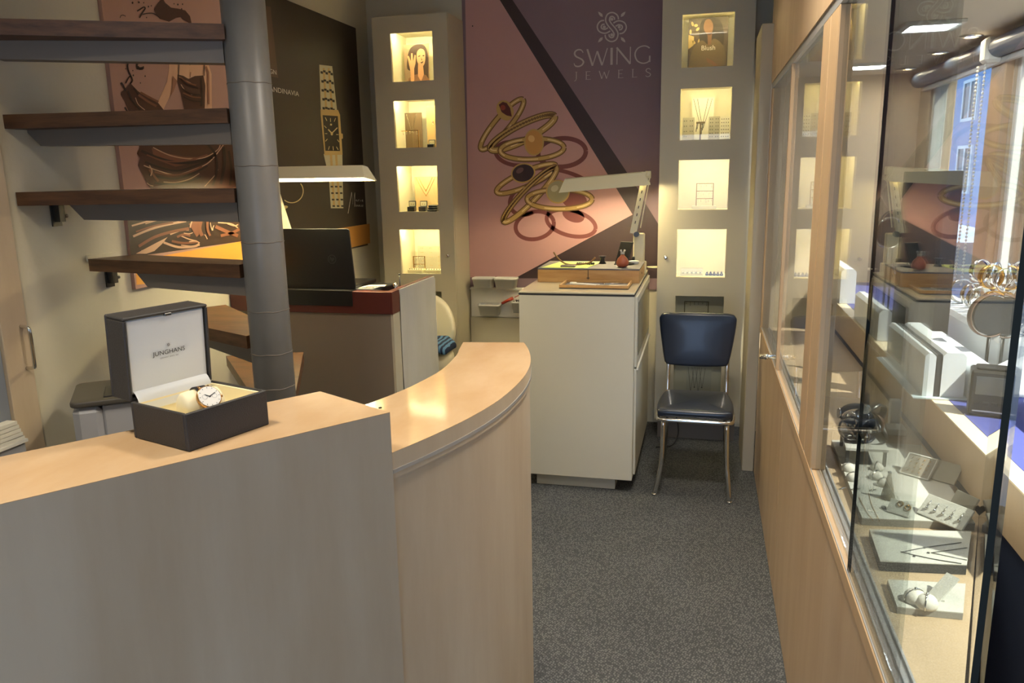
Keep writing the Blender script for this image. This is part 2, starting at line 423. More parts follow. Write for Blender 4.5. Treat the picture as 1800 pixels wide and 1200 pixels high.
# ================================================================== display towers
NZ = [(2.437-.388*k, 2.159-.388*k+.001) for k in range(6)]
NZ = [(t, t-.278) for t, _ in NZ]
strip_l = mat('niche strip light', (255,244,200), .5, emit=(255,238,186), estr=78)
strip_r = mat('dimmer niche strip light', (255,244,200), .5, emit=(255,236,184), estr=42)
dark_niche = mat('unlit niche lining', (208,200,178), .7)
def tower(name, label, x0, x1, z1, nx0, nx1, knob_x, strip_m, lit=4):
    y0 = 4.65; t = thing(name, label, 'display tower', ((x0+x1)/2, 4.8, 0), 'pair of display towers')
    MB().box(x0, x0+.018, y0+.02, YB-.002, .12, z1).box(x1-.018, x1, y0+.02, YB-.002, .12, z1).box(x0+.018, x1-.018, y0+.02, YB-.002, z1-.018, z1).box(x0+.018, x1-.018, YB-.02, YB-.002, .12, z1-.018).build('body', M('tower'), t)
    MB().box(x0+.02, x1-.02, y0+.03, YB-.002, .001, .12).build('plinth', M('channel'), t)
    d = MB(); g = .002
    d.box(x0+g, nx0, y0, y0+.02, .125, z1-g).box(nx1, x1-g, y0, y0+.02, .125, z1-g)
    zs = [z1-g]+[z for n in NZ for z in n]+[.125]
    for a, b3 in zip(zs[0::2], zs[1::2]): d.box(nx0, nx1, y0, y0+.02, b3, a)
    door = d.build('door', M('tower'), t)
    MB().lathe([(.012,0),(.012,.004),(.009,.009),(.004,.010)], 0, 0, 16, Matrix.Translation((knob_x, y0, 1.11)) @ Matrix.Rotation(math.pi/2, 4, 'X')).build('lock', M('chrome'), door)
    MB().box(x0+.02, x1-.02, y0+.0215, y0+.0235, .13, z1-.02).build('glass_pane', M('glass'), t)
    for k, (a, b3) in enumerate(NZ):
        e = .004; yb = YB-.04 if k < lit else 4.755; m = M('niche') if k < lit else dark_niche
        nb = MB().box(nx0-.02, nx0-e, y0+.026, yb, b3-.02, a+.03).box(nx1+e, nx1+.02, y0+.026, yb, b3-.02, a+.03).box(nx0-e, nx1+e, y0+.026, yb, b3-.02, b3-.002).box(nx0-e, nx1+e, y0+.026, yb, a+.016, a+.03).box(nx0-e, nx1+e, yb-.012, yb, b3-.002, a+.016)
        nn = nb.build('niche', m, t)
        if k < lit:
            MB().box(nx0+.01, nx1-.01, y0+.032, y0+.042, a+.004, a+.013).build('strip_light', strip_m, nn)
    return t
tower('display_tower', 'white display tower at left with four lit niches beside the pink poster', -1.982, -1.504, 2.535, -1.865, -1.601, -1.552, strip_l)
tower('display_tower', 'white display tower at right with lit niches behind the navy chair', -.264, .232, 2.70, -.154, .122, -.216, strip_r)
# end pilaster between tower and showcase
flat_pil = mat('pale pilaster', (178,168,146), .6)
struct('trim_2', MB().bev(.238, XS-.002, 4.19, 4.62, 0, 2.29), flat_pil, 'pale pilaster between the right tower and the glass showcase')

# ================================================================== showcase with sliding glass
sc = thing('glass_showcase', 'long maple showcase with sliding glass doors along the right side', 'showcase', (.45, 2.5, 0))
for a, b3, nm in ((.86, 2.905, 'base_panel'), (2.909, 4.185, 'base_panel')):
    MB().bev(XS, XS+.02, a, b3, .004, .775, .0015).build(nm, M('maple_case'), sc)
MB().vprism([(XS+.001,.86),(XF-.002,1.92),(XF-.002,4.2),(XS+.001,4.2)], .776, .797).build('display_floor', mat('maple display floor', (186,162,130), .5, var=(3,.1), stretch=(5,1.2,5)), sc)
MB().box(XS-.004, XS+.014, .86, 4.19, .776, .806).build('sill_edge', M('maple_edge'), sc)
rail = MB()
for x in (.3165, .331, .345): rail.box(x-.002, x+.002, .90, 4.19, .797, .805)
rail.box(.3145, .349, .92, 4.19, .797, .799)
rail.box(.2985, .3005, .86, 4.19, .806, .810)
rail.build('sliding_rail', M('alu'), sc)
MB().box(XS-.002, XS+.05, .86, 4.19, 1.985, 2.012).build('top_rail', M('alu'), sc)
MB().box(XS-.006, XS+.02, .35, 4.30, 2.012, 2.66).build('header_panel', M('maple_case'), sc)
for a, b3 in ((2.27, 2.40), (2.125, 2.255)):
    MB().bev(XS-.003, XS+.036, a, b3, .806, 1.985, .003).build('post', M('maple_edge'), sc)
MB().box(XS+.022, XS+.03, 2.255, 2.27, .806, 1.985).build('post_gap', M('steel_dark'), sc)
MB().bev(XS-.003, XS+.036, 4.13, 4.19, .806, 1.985, .003).build('post', M('maple_edge'), sc)
def pane(x, y0, y1, z0=.806, z1=1.985, e0=True, e1=True):
    p = MB().box(x-.003, x+.003, y0, y1, z0, z1).build('glass_door', M('glass'), sc)
    if e0: MB().box(x-.0032, x+.0032, y0-.004, y0, z0, z1).build('polished_edge', M('edge'), p)
    if e1: MB().box(x-.0032, x+.0032, y1, y1+.004, z0, z1).build('polished_edge', M('edge'), p)
    return p
pA = pane(.304, 3.26, 4.128, e1=False); pane(.3135, 2.402, 3.36, e0=False)
MB().box(.298, .310, 3.232, 3.256, .806, 1.985).build('door_stile', M('maple_edge'), sc)
pane(.3135, 1.19, 2.123, e0=False, e1=False); pane(.304, .866, 1.556, e0=False)
MB().tube([(.24,3.345,.835),(.3005,3.345,.835)], .0095, 12).tube([(.262,3.345,.835),(.274,3.345,.835)], .0125, 12).build('door_knob', M('chrome'), pA)
# slanted glass end
def slab(p, q, th, z0, z1):
    p = np.array(p); q = np.array(q); t = (q-p)/np.linalg.norm(q-p); n = np.array([-t[1], t[0]])*th/2
    return MB().vprism([tuple(p-n), tuple(q-n), tuple(q+n), tuple(p+n)], z0, z1)
pe = slab((XS+.012,.866), (XF-.004,1.90), .008, .80, 1.985).build('end_glass', M('glass'), sc)
slab((XS+.000,.848), (XS+.006,.865), .007, .78, 1.985).build('polished_edge', M('edge'), pe)

# ------------------------------------------------------------------ window platform
wp = thing('window_platform', 'raised shop window platform with maple fascia and blue cloth top', 'display platform', (.85, 2.5, 0))
MB().box(XF, XF+.02, .35, YE-.002, .815, .9405).build('fascia', M('maple_case'), wp)
MB().box(XF, XF+.045, .35, YE-.002, .9405, .945).build('edge_strip', mat('pale edge strip', (236,218,184), .4), wp)
MB().box(XF+.02, XW-.002, .35, YE-.002, .80, .9405).build('platform', M('maple_edge'), wp)
MB().box(XF+.045, XW-.002, .35, YE-.002, .9405, .946).build('cloth', M('blue_cloth'), wp)
MB().box(XF+.012, XF+.03, .35, YE-.002, .004, .80).build('kick_panel', M('blue_panel'), wp)
# ================================================================== spiral staircase
PX, PY, PR = -1.37, 2.25, .0655
st = thing('spiral_staircase', 'spiral staircase with dark oak treads around a grey steel pole', 'staircase', (PX, PY, 0))
pl = MB().lathe([(PR,.002),(PR,2.77)], PX, PY, 40).build('centre_pole', M('pole'), st)
TR = [  # z of the top, angle of the front edge, angle of the back edge, radius front, radius back, channel length
    (2.262, 232, 206, .80, .80, .62), (2.048, 211, 186, .86, .80, .70), (1.812, 191, 169, .80, .775, .74), (1.573, 191, 168, .79, .775, .62), (1.335, 174, 160, .745, .72, .50),
    (1.10, 158, 134, .76, .755, .55), (.865, 134, 112, .86, .80, .55), (.63, 112, 88, .80, .80, .55), (.40, 88, 64, .8, .8, .55), (.175, 64, 40, .8, .8, .55)]
def pol(a, r): a = math.radians(a); return (PX+r*math.cos(a), PY+r*math.sin(a))
for z, a0, a1, r0, r1, cl in TR:
    tp = [pol(a0+42, PR+.012), pol(a0, r0), pol(a1, r1), pol(a1-42, PR+.012), pol((a0+a1)/2, PR+.001)]
    ob = MB().vprism(tp, z-.043, z).build('tread', M('tread'), st)
    am = (a0+a1)/2+3; c, s = math.cos(math.radians(am)), math.sin(math.radians(am))
    def fn(r, zz, h): return (PX+c*r-s*(h-.025), PY+s*r+c*(h-.025), zz)
    prof = [(PR-.002, z-.043), (cl+.05, z-.043), (cl, z-.094), (PR-.002, z-.105)]
    MB().prism(prof, fn, .05).build('support_channel', M('channel'), ob)
for zz in (2.20, 1.885, 1.64, 1.405, 1.185, 1.045, .93):
    n = 24; MB().tube([(PX+(PR+.0002)*math.cos(2*math.pi*k/n), PY+(PR+.0002)*math.sin(2*math.pi*k/n), zz+.0015*math.sin(k*1.7)) for k in range(n)], .0016, 5, True).build('weld_seam', M('channel'), pl)
for (yy, zz) in ((2.25, 1.50), (2.46, 1.262)):
    MB().box(XL+.001, XL+.03, yy-.012, yy+.012, zz-.03, zz+.028).box(XL+.001, XL+.006, yy-.02, yy+.02, zz-.045, zz+.03).tube([(XL+.02, yy+.014, zz-.012), (XL+.02, yy+.03, zz-.012)], .006, 8).build('wall_bracket', M('steel_dark'), st)
MB().bev(XL+.0005, XL+.008, 2.36, 2.52, 1.322, 1.345, .002).build('wall_plate', M('wall'), st)
# ================================================================== text and flat print helpers
def text(s, Mx, width, m, parent, name='lettering', height=None, font_shear=0, depth=.0004, space=1.0):
    """flat lettering in the plane of Mx (x right, y up), lower left at the origin"""
    cu = bpy.data.curves.new(name, 'FONT'); cu.body = s; cu.size = 1; cu.space_character = space; cu.resolution_u = 3; cu.shear = font_shear
    o = bpy.data.objects.new(name, cu); COL.objects.link(o); bpy.context.view_layer.update()
    me = bpy.data.meshes.new_from_object(o); bpy.data.objects.remove(o); bpy.data.curves.remove(cu)
    xs = [v.co.x for v in me.vertices]; ys = [v.co.y for v in me.vertices]
    kx = width/(max(xs)-min(xs)); ky = kx if height is None else height/(max(ys)-min(ys))
    x0, y0 = min(xs), min(ys)
    mb = MB(); n = len(me.vertices)
    mb.add([Mx @ Vector(((v.co.x-x0)*kx, (v.co.y-y0)*ky, depth)) for v in me.vertices], [tuple(p.vertices) for p in me.polygons])
    bpy.data.meshes.remove(me)
    return mb.build(name, m, parent)
def ribbon(P, w):
    """polygon outline along a 2-D polyline, width w (number or list)"""
    P = [np.array(p, float) for p in P]; n = len(P); W = w if isinstance(w, (list, tuple)) else [w]*n; a = []; b = []
    for i in range(n):
        t = P[min(i+1, n-1)]-P[max(i-1, 0)]; t = t/(np.linalg.norm(t)+1e-9); k = np.array([-t[1], t[0]])*W[i]/2
        a.append(tuple(P[i]+k)); b.append(tuple(P[i]-k))
    return a, b
class Print:
    """flat print on a board: polygons given in photo pixels are carried to the board's own plane"""
    def __init__(s, parent, axis, c, sign):
        s.p = parent; s.axis = axis; s.c = c; s.sign = sign; s.layer = 1
    def pt(s, u, v):
        return onX(s.c, u, v) if s.axis == 'x' else onY(s.c, u, v)
    def off(s, p, h):
        q = np.array(p, float); q[0 if s.axis == 'x' else 1] += s.sign*h; return q
    def polys(s, name, polys, m, strips=()):
        h = .0005*s.layer; s.layer += 1; mb = MB()
        for P in polys:
            Q = [s.off(s.pt(*p), h) for p in P]
            mb.add(Q, [tuple(range(len(Q)))])
        for P, w in strips:
            a, b = ribbon(P, w); Q = [s.off(s.pt(*p), h) for p in a+b]; n = len(a)
            mb.add(Q, [(i, i+1, n+i+1, n+i) for i in range(n-1)])
        o = mb.build(name, m, s.p)
        if len(polys)+len(strips) > 1: o['kind'] = 'stuff'
        return o
def ell(cx, cy, a, b, ang, n=40, a0=0, a1=360):
    t = math.radians(ang); out = []
    for i in range(n+1):
        k = math.radians(a0+(a1-a0)*i/n); x, y = a*math.cos(k), b*math.sin(k)
        out.append((cx+x*math.cos(t)-y*math.sin(t), cy+x*math.sin(t)+y*math.cos(t)))
    return out
def cropper(ox, oy, s): return lambda pts: [(ox+x/s, oy+y/s) for x, y in pts]
def flat(name, rgb, rough=.55, **k): return mat(name, rgb, rough, **k)

# ================================================================== pink ring poster board
YP = 4.958
pb = thing('jewellery_poster', 'large pink and purple poster board printed with gold rings', 'poster', (-.88, YB, .875))
MB().box(-1.506, -.25, YP, YB-.001, .875, 2.70).build('board', flat('purple print', (138,114,122), .5, var=(1.3,.10)), pb)
pr = Print(pb, 'y', YP, -1)
pink = flat('pink print', (200,154,150), .5, var=(1.4,.08)); shade = flat('rose shadow print', (122,66,62), .5); brown = flat('brown print', (66,48,44), .5)
band = flat('dark band print', (58,42,44), .5)
pr.polys('printed_field', [[(817.5,-12),(871,-12),(1112,377),(905,490),(826,487)]], pink)
pr.polys('printed_band', [[(871,-12),(893,-12),(1130,345),(1112,377)], [(1112,377),(1130,350),(1158,395),(1158,489),(905,489)]], band)
c5 = cropper(840, 160, 4.445)
shs = [(ell(988,268,42,25,-4),8),(ell(940,396,34,24,-12),7),(ell(1004,392,44,22,14),7),(ell(905,270,34,20,10,a0=60,a1=250),7),(ell(985,318,58,18,14,a0=200,a1=330),7),(ell(925,352,30,24,-30,a0=90,a1=260),7)]
pr.polys('printed_shadow', [ell(1010,352,22,15,10)[:-1], ell(1008,378,20,12,20)[:-1]], shade, shs)
gold_d = flat('dark gold print', (118,86,44), .5); gold_l = flat('gold print', (196,160,92), .45); gold_h = flat('pale gold print', (232,208,150), .45)
rings = [((882.7,218.5,57,13,-50),8,(888,194,12,16,-25),'red'), ((918.7,233,63,14,-27),11,None,None), ((935.6,262,56,18,-3),8,(939,250,15,21,0),'citrine'),
         ((925.5,314,57,13,-24),8,(920,304,19,15,-12),'smoky'), ((932,342,66,12,-46),9,None,None), ((984,350,57,17,0),8,(981,336.6,18.5,18.5,0),'pearl')]
stone = {'red': flat('garnet print', (92,34,22), .4), 'citrine': flat('citrine print', (206,150,76), .4), 'smoky': flat('smoky print', (56,36,34), .4), 'pearl': flat('moonstone print', (170,160,120), .4)}
for E_, w, sp, kind in rings:
    pr.polys('printed_ring', [], gold_d, [(ell(*E_), w+2)])
    pr.polys('printed_ring', [], gold_l, [(ell(*E_), w-2)])
    pr.polys('printed_highlight', [], gold_h, [(ell(*E_, n=10, a0=a, a1=a+38), 2) for a in (20, 80, 150, 215, 300)])
    if kind is None:
        L = ell(*E_, n=30, a0=190, a1=350)
        pr.polys('printed_twist', [], gold_d, [([(x-3, y+3), (x+3, y-3)], 2.0) for x, y in L[::1]])
    else:
        pr.polys('printed_bezel', [ell(sp[0], sp[1], sp[2]+2.5, sp[3]+2.5, sp[4])[:-1]], gold_l)
        pr.polys('printed_stone', [ell(*sp)[:-1]] if kind != 'red' else [[(877,184),(884,179),(891,181),(897,190),(900,205),(891,203),(882,197)]], stone[kind])
        fc = {'red': (150,62,36), 'citrine': (232,190,120), 'smoky': (110,80,74), 'pearl': (206,198,160)}[kind]
        pr.polys('printed_facet', [ell(sp[0]-sp[2]*.3, sp[1]-sp[3]*.3, sp[2]*.38, sp[3]*.3, -30, 12)[:-1]], flat('facet print '+kind, fc, .4))
        pr.layer -= 0
    pr.layer -= 2 if kind is None else 4
# emblem
pale = flat('pale lilac print', (206,194,188), .5)
ex, ey, er = 1075.6, 47.8, 27.4
A = smooth([(.42,.58),(.36,.82),(.06,.98),(-.26,.88),(-.38,.55),(-.24,.26),(0,0),(.24,-.26),(.38,-.55),(.26,-.88),(-.06,-.98),(-.36,-.82),(-.42,-.58)], 6)
A = [(x*.72, y*.82) for x, y in A]
Bp = [(y, -x) for x, y in A]
def em(L): return [(ex+x*er, ey-y*er) for x, y in L]
str_ = []
for L, gaps in ((A, None), (Bp, True)):
    a, b = ribbon(L, .25)
    for q in (a, b):
        if gaps:
            q1 = [p for p in q[:len(q)//2-4]]; q2 = [p for p in q[len(q)//2+5:]]
            str_ += [(em(q1), 2.4), (em(q2), 2.4)]
        else: str_.append((em(q), 2.4))
    # small inner curls
    a, b = ribbon(L, .02)
leaves = []
for sx, sy in ((1,1),(1,-1),(-1,1),(-1,-1)):
    leaves.append([(ex+sx*er*x, ey-sy*er*y) for x, y in ((.58,.64),(.60,.82),(.72,.92),(.88,.99),(.84,.84),(.74,.70))])
for x, y in ((0,.5),(0,-.5),(.48,0),(-.48,0)): leaves.append(ell(ex+x*er, ey-y*er, 2.8, 2.8, 0, 10)[:-1])
pr.layer = 12
pr.polys('printed_emblem', leaves, pale, str_)
# serif lettering drawn with pen strokes: thick downstrokes, thin upstrokes
TK, TN = .095, .05
def serif(x, y, w=.16): return ([(x-w/2, y), (x+w/2, y)], .035)
GL = {
 'S': (.60, [(smooth([(.50,.80),(.42,.95),(.27,1.0),(.12,.92),(.07,.76),(.15,.60),(.30,.50),(.45,.39),(.52,.24),(.43,.07),(.26,0),(.10,.05),(.04,.2)],4), [.04,.045,.05,.055,.06]+[.085]*39+[.06,.05,.045,.04,.04])]),
 'W': (1.10, [([(.05,1),(.32,0)], TK), ([(.32,0),(.55,.85)], TN), ([(.55,.85),(.80,0)], TK), ([(.80,0),(1.06,1)], TN)]),
 'I': (.22, [([(.11,0),(.11,1)], TK+.02)]),
 'N': (.86, [([(.10,0),(.10,1)], TN), ([(.08,1),(.76,0)], TK), ([(.76,0),(.76,1)], TN)]),
 'G': (.90, [(smooth([(.78,.86),(.62,.98),(.44,1.0),(.22,.90),(.09,.68),(.08,.42),(.20,.14),(.44,.0),(.66,.03),(.79,.14)],4), TK*.75), ([(.79,.05),(.79,.42)], TK*.8)]),
 'J': (.36, [([(.26,1),(.26,.15)], TK*.8), (smooth([(.26,.2),(.22,.02),(.06,-.14)],4), .06), serif(.26,1,.22)]),
 'E': (.62, [([(.14,0),(.14,1)], TK*.85), ([(.06,.985),(.56,.985)], .05), ([(.14,.52),(.48,.52)], .05), ([(.06,.02),(.60,.02)], .05)]),
 'L': (.60, [([(.14,0),(.14,1)], TK*.85), ([(.06,.02),(.58,.02)], .05), serif(.14,1,.24)]),
}
def pen(word, p_ll, p_lr, hgt, gap):
    """letters between two points of the board"""
    w = sum(GL[c][0] for c in word)+gap*(len(word)-1); k = (p_lr[0]-p_ll[0])/w; x = p_ll[0]; z = p_ll[2]
    mb = MB(); zz = YP-.0005*13
    for c in word:
        for P, wd in GL[c][1]:
            a, b = ribbon([(px_*1.0, py_) for px_, py_ in P], wd); n = len(a)
            mb.add([(x+q[0]*k, zz, z+q[1]*hgt) for q in a+b], [(i, i+1, n+i+1, n+i) for i in range(n-1)])
        x += (GL[c][0]+gap)*k
    return mb.build('lettering', pale, pb)
pen('SWING', onY(YP,1008,117.5), onY(YP,1146,110), onY(YP,1008,88)[2]-onY(YP,1008,117.5)[2], .06)
pen('JEWELS', onY(YP,1009,141), onY(YP,1145,135.5), onY(YP,1009,127)[2]-onY(YP,1009,141)[2], .78)
MB().lathe([(.004,0),(.004,.002)], 0, 0, 10, Matrix.Translation((onY(YP,831,46)[0], YP-.0025, onY(YP,831,46)[2])) @ Matrix.Rotation(math.pi/2, 4, 'X')).build('pin', M('black'), pb)

# ================================================================== posters on the left wall
XPp = XL+.018
def wposter(label, y0, y1, z0, z1, m):
    t = thing('wall_poster', label, 'poster', (XL, (y0+y1)/2, z0), 'tall posters on the left wall')
    MB().box(XL+.001, XPp, y0, y1, z0, z1).build('board', m, t)
    return t, Print(t, 'x', XPp, 1)
beige = flat('dusty pink print', (186,146,130), .55, var=(1.2,.08)); choc = flat('chocolate print', (84,54,40), .45); choc_d = flat('dark chocolate print', (52,36,28), .45)
choc_l = flat('chocolate highlight print', (206,168,138), .4); choc_m = flat('milk chocolate print', (128,82,58), .45); skin = flat('skin tone print', (222,176,140), .55)
y0c = onX(XPp, 238, 501)[1]
cp, cr = wposter('tall poster of a dress swirling in melted chocolate behind the treads', y0c, 3.62, 1.192, 2.50, beige)
k1 = cropper(170, 0, 6); k2 = cropper(200, 230, 4.2875)
cr.polys('printed_band', [[(237,458),(419,425),(470,415),(470,475),(240,500.5)]], M('orange'))
cr.polys('printed_pool', [k2([(95,600),(128,950),(350,920),(940,835),(1150,800),(1150,600)])], choc_d)
cr.polys('printed_body', [k1([(760,600),(1100,600),(1180,690),(1208,780),(1212,1150),(1130,1150),(1120,800),(960,830),(850,790),(842,860),(700,1155),(640,1080),(740,860),(760,720)])], skin)
cr.polys('printed_dress', [k1([(848,785),(910,800),(965,832),(1030,802),(1120,795),(1142,900),(1135,1140),(1280,1500),(900,1500),(915,1140),(880,980),(845,870)]),
    k1([(350,875),(430,960),(540,1035),(640,1080),(700,1155),(640,1300),(330,1350),(340,1200),(290,1060),(250,1000),(255,970),(310,920)]),
    k2([(190,-60),(190,130),(172,170),(195,205),(180,260),(215,330),(250,400),(290,460),(700,640),(1150,640),(1150,-60)]),
    k1([(600,100),(640,30),(690,-20),(720,30),(780,80),(850,90),(930,110),(980,170),(1000,260),(900,205),(880,180),(830,190),(760,230),(660,200),(620,150)])], choc)
sp_ = [(k1(smooth(P,5)), w) for P, w in (([(335,640),(320,690),(330,750),(355,800),(370,850),(345,885)],2.6),([(300,880),(330,820),(352,800)],2.2),([(445,190),(480,130),(505,90),(490,75),(450,100),(420,118)],2.2),
      ([(240,190),(250,165),(275,160),(300,172)],1.2),([(660,190),(600,145),(540,140),(480,150)],1.6),([(250,870),(270,900),(300,960)],3.5),([(290,1130),(310,1165),(330,1190)],3))]
drops = [ell(170+x/6, y/6, r, r*1.3, 0, 8)[:-1] for x, y, r in ((372,30,1.6),(440,25,1.4),(490,30,1),(540,70,1.3),(570,62,1),(900,45,1.2),(890,95,1.2),(810,40,1),(850,48,1.4),(380,795,1.4),(505,803,1.2),(455,875,1),(300,725,.9),(520,185,1),(375,745,1))]
blob = [k1([(410,655),(440,665),(425,690),(450,710),(475,705),(490,695),(495,720),(480,735),(450,738),(415,730),(408,700)])]
cr.polys('printed_splash', drops+blob, choc_d, sp_)
cr.polys('printed_fold', [k2([(280,130),(400,170),(520,195),(640,200),(600,240),(460,270),(300,210)]), k2([(560,700),(640,655),(660,760),(620,800)])], choc_m)
hl = [(k2(smooth(P,5)), w) for P, w in (([(290,125),(420,185),(560,210),(680,200),(780,140),(800,85)],1.6),([(220,260),(330,300),(460,330),(600,290),(720,230),(840,80)],1.8),([(370,385),(460,388),(560,365),(640,320)],1.6),
      ([(130,715),(260,680),(380,660),(500,655)],3),([(140,795),(260,745),(380,710),(540,678)],4),([(370,840),(480,875),(600,870),(640,850)],4),([(420,780),(500,750),(560,745)],2.4),([(500,790),(560,815),(620,830)],2.2),([(740,750),(742,730),(750,712)],1.6),
      ([(600,655),(580,690),(570,730)],2),([(680,780),(690,795),(700,815)],1.4),([(780,690),(880,700),(930,730)],2),([(680,418),(760,330),(780,290)],1.4))]
hl += [(k1(smooth(P,5)), 1.2) for P in ([(860,810),(930,850),(1000,885)],[(400,1030),(430,1100),(500,1160)],[(880,890),(930,960),(1000,1000)])]
cr.polys('printed_sheen', [k2([(160,925),(320,840),(400,800),(360,850),(300,905),(240,925)])], choc_l, hl)
dkf = [(k2(smooth(P,5)), w) for P, w in (([(200,150),(330,205),(480,240),(640,228),(760,180)],5),([(230,235),(340,275),(470,300),(610,262),(740,200)],3.5),([(260,330),(360,352),(470,360),(590,320),(700,262)],4),([(300,395),(420,402),(540,388),(650,345)],3),
      ([(700,100),(760,180),(770,300),(740,410)],4),([(820,120),(830,240),(800,400)],5),([(860,150),(880,280),(870,410)],4))]
dkf += [(k1(smooth(P,5)), w) for P, w in (([(880,830),(960,900),(1060,930)],2.2),([(890,930),(970,985),(1080,1000)],2.2),([(905,1020),(990,1060),(1090,1070)],2),([(380,930),(450,1020),(560,1090)],2.5),([(320,960),(370,1070),(450,1160)],3),([(1090,820),(1100,960),(1095,1120)],3))]
cr.polys('printed_crease', [], choc_d, dkf)
mlf = [(k2(smooth(P,5)), w) for P, w in (([(240,180),(380,228),(540,225),(700,180)],2.5),([(300,310),(420,332),(540,318),(660,270)],3),([(260,290),(290,330),(330,380)],4),([(180,870),(300,800),(430,760),(560,735)],5),([(160,760),(300,715),(440,690)],3),([(430,830),(520,845),(620,835)],4),([(760,720),(850,760),(930,790)],6),([(800,790),(880,770),(940,740)],5),([(650,680),(640,740),(660,790)],6),([(700,670),(700,740),(720,790)],4),([(470,800),(520,780),(570,790)],4))]
mlf += [(k1(smooth(P,5)), w) for P, w in (([(870,810),(950,870),(1040,900)],2.4),([(900,980),(1000,1020),(1090,1030)],2.4),([(430,1000),(530,1070),(620,1120)],4),([(450,975),(560,1035),(640,1075)],4))]
cr.polys('printed_tone', [], choc_m, mlf)
cr.polys('printed_gleam', [], choc_l, [(k2(smooth(P,5)), w) for P, w in (([(560,835),(610,830),(640,845)],2),([(500,860),(580,868),(640,862)],1.6),([(200,905),(280,880),(340,850)],2.4),([(720,690),(725,720),(735,750)],1.4),([(850,700),(900,715),(930,705)],1.8),([(520,770),(560,775),(590,765)],1.6),([(230,700),(330,672),(430,655)],1.6),([(260,260),(280,300),(270,340)],2),([(240,390),(262,408),(290,415)],1.6))])
cr.polys('printed_shadow', [k1([(790,800),(838,855),(800,960),(770,1010),(790,900)])], flat('skin shadow print', (160,112,84), .55), [(k1(P), w) for P, w in (([(905,660),(960,668)],1.2),([(1000,668),(1070,655)],1.2),([(962,640),(972,690)],1.4),([(980,760),(975,815)],1.2),([(1140,700),(1165,760),(1170,1100)],3))])
cr.polys('printed_strap', [], choc_d, [(k1([(856,630),(850,790)]),1.6),(k1([(1125,640),(1120,800)]),1.4)])

ya, yb_ = onX(XPp, 466, 55)[1], onX(XPp, 636, 240)[1]
bp_, br_ = wposter('dark brown poster of a slim gold watch between staircase pole and tower', ya, yb_, 1.165, 2.50, M('black_poster'))
k3 = cropper(480, 90, 5.717); k5 = cropper(440, 200, 5.4545)
br_.polys('printed_band', [[(497,416),(649.5,393),(650.5,427),(500,463)]], flat('amber dim print', (198,140,66), .6))
br_.polys('printed_panel', [[(464,10),(475,12),(489,137),(474,134)]], flat('brown panel print', (92,70,54), .55))
sil = flat('steel print', (204,196,168), .45); dk = flat('near black print', (46,38,28), .5); gp = flat('champagne print', (206,172,112), .45)
br_.polys('printed_bracelet', [k3([(462,135),(592,150),(640,590),(478,590)]), k5([(700,385),(880,390),(890,905),(770,905),(750,600)])], sil)
br_.polys('printed_link', [], gp, [(k3([(505,170),(530,585)]),3.4),(k3([(555,170),(590,585)]),3.4),(k5([(770,390),(800,890)]),4),(k5([(820,390),(850,890)]),4)])
gaps = []
for j in range(5):
    for i in range(3):
        x = 480+i*50+j*5+(j % 2)*3; y = 200+j*90+i*8
        if i == 1: y -= 0
        gaps.append(k3([(x-8,y),(x+16,y+3),(x+18,y+28),(x-6,y+24)]))
    for i in range(2):
        x = 508+i*52+j*5; y = 262+j*92-92+i*6+20
        gaps.append(k3([(x-10,y),(x+16,y+3),(x+16,y+24),(x-8,y+22)]))
for j in range(4):
    for i in range(3):
        x = 775+i*42+j*6; y = 690+j*62; gaps.append(k5([(x-10,y),(x+14,y),(x+16,y+16),(x-8,y+16)]))
br_.polys('printed_gap', gaps, dk)
br_.polys('printed_case', [k3([(472,585),(648,590),(668,640),(694,1040),(512,1045),(474,640)]), k3([(678,825),(696,830),(698,875),(684,882)])], gp)
br_.polys('printed_dial', [k3([(492,642),(645,652),(668,1003),(520,1000)])], dk)
mk = [([(570,672),(572,710)],1.1),([(518,665),(535,700)],1.1),([(622,672),(608,708)],1.1),([(508,748),(530,772)],1.1),([(515,827),(538,828)],1.1),([(628,836),(652,838)],1.1),([(520,905),(540,882)],1.1),([(640,888),(658,912)],1.1),
      ([(560,955),(550,990)],1.1),([(596,955),(600,995)],1.1),([(630,960),(648,990)],1.1),([(584,825),(548,785)],2),([(584,825),(640,768)],1.8),([(568,735),(585,740)],3)]
br_.polys('printed_hand', [ell(480+584/5.717, 90+828/5.717, 2.2, 3.2, 0, 12)[:-1]], gold_h, [(k3(P), w) for P, w in mk])
br_.polys('printed_bangle', [k5(ell(320,895,34,16,-8)[:-1])], gold_h, [(k5(ell(390,740,110,112,0,a0=-40,a1=130)),1.6)])
br_.polys('printed_signature', [], M('ink_light'), [(k5(P), .9) for P in ([(930,955),(965,750),(975,870),(995,755),(995,890)],[(1003,832),(1012,822),(1016,840)],[(1025,840),(1028,825),(1038,822)],[(1048,825),(1048,840)],[(1062,832),(1074,830),(1070,822),(1062,830),(1066,840),(1076,838)],
    [(1010,870),(1008,888)],[(1016,888),(1022,872),(1028,888)],[(1036,872),(1034,888)],[(1044,872),(1044,888),(1052,886)],[(1062,872),(1060,888),(1072,888),(1072,872)])])
def wtext(s, u0, v0, u1, hpx):
    p = onX(XPp, u0, v0); q = onX(XPp, u1, v0); h = onX(XPp, u0, v0-hpx)[2]-p[2]
    Mx = Matrix(((0,0,1,XPp+.0062),(1,0,0,p[1]),(0,1,0,p[2]),(0,0,0,1)))
    text(s, Mx, q[1]-p[1], M('ink_light'), bp_, height=h)
wtext('SCANDINAVIA', 460, 158, 523, 9.0)
wtext('DESIGN', 455, 125, 483.5, 8)

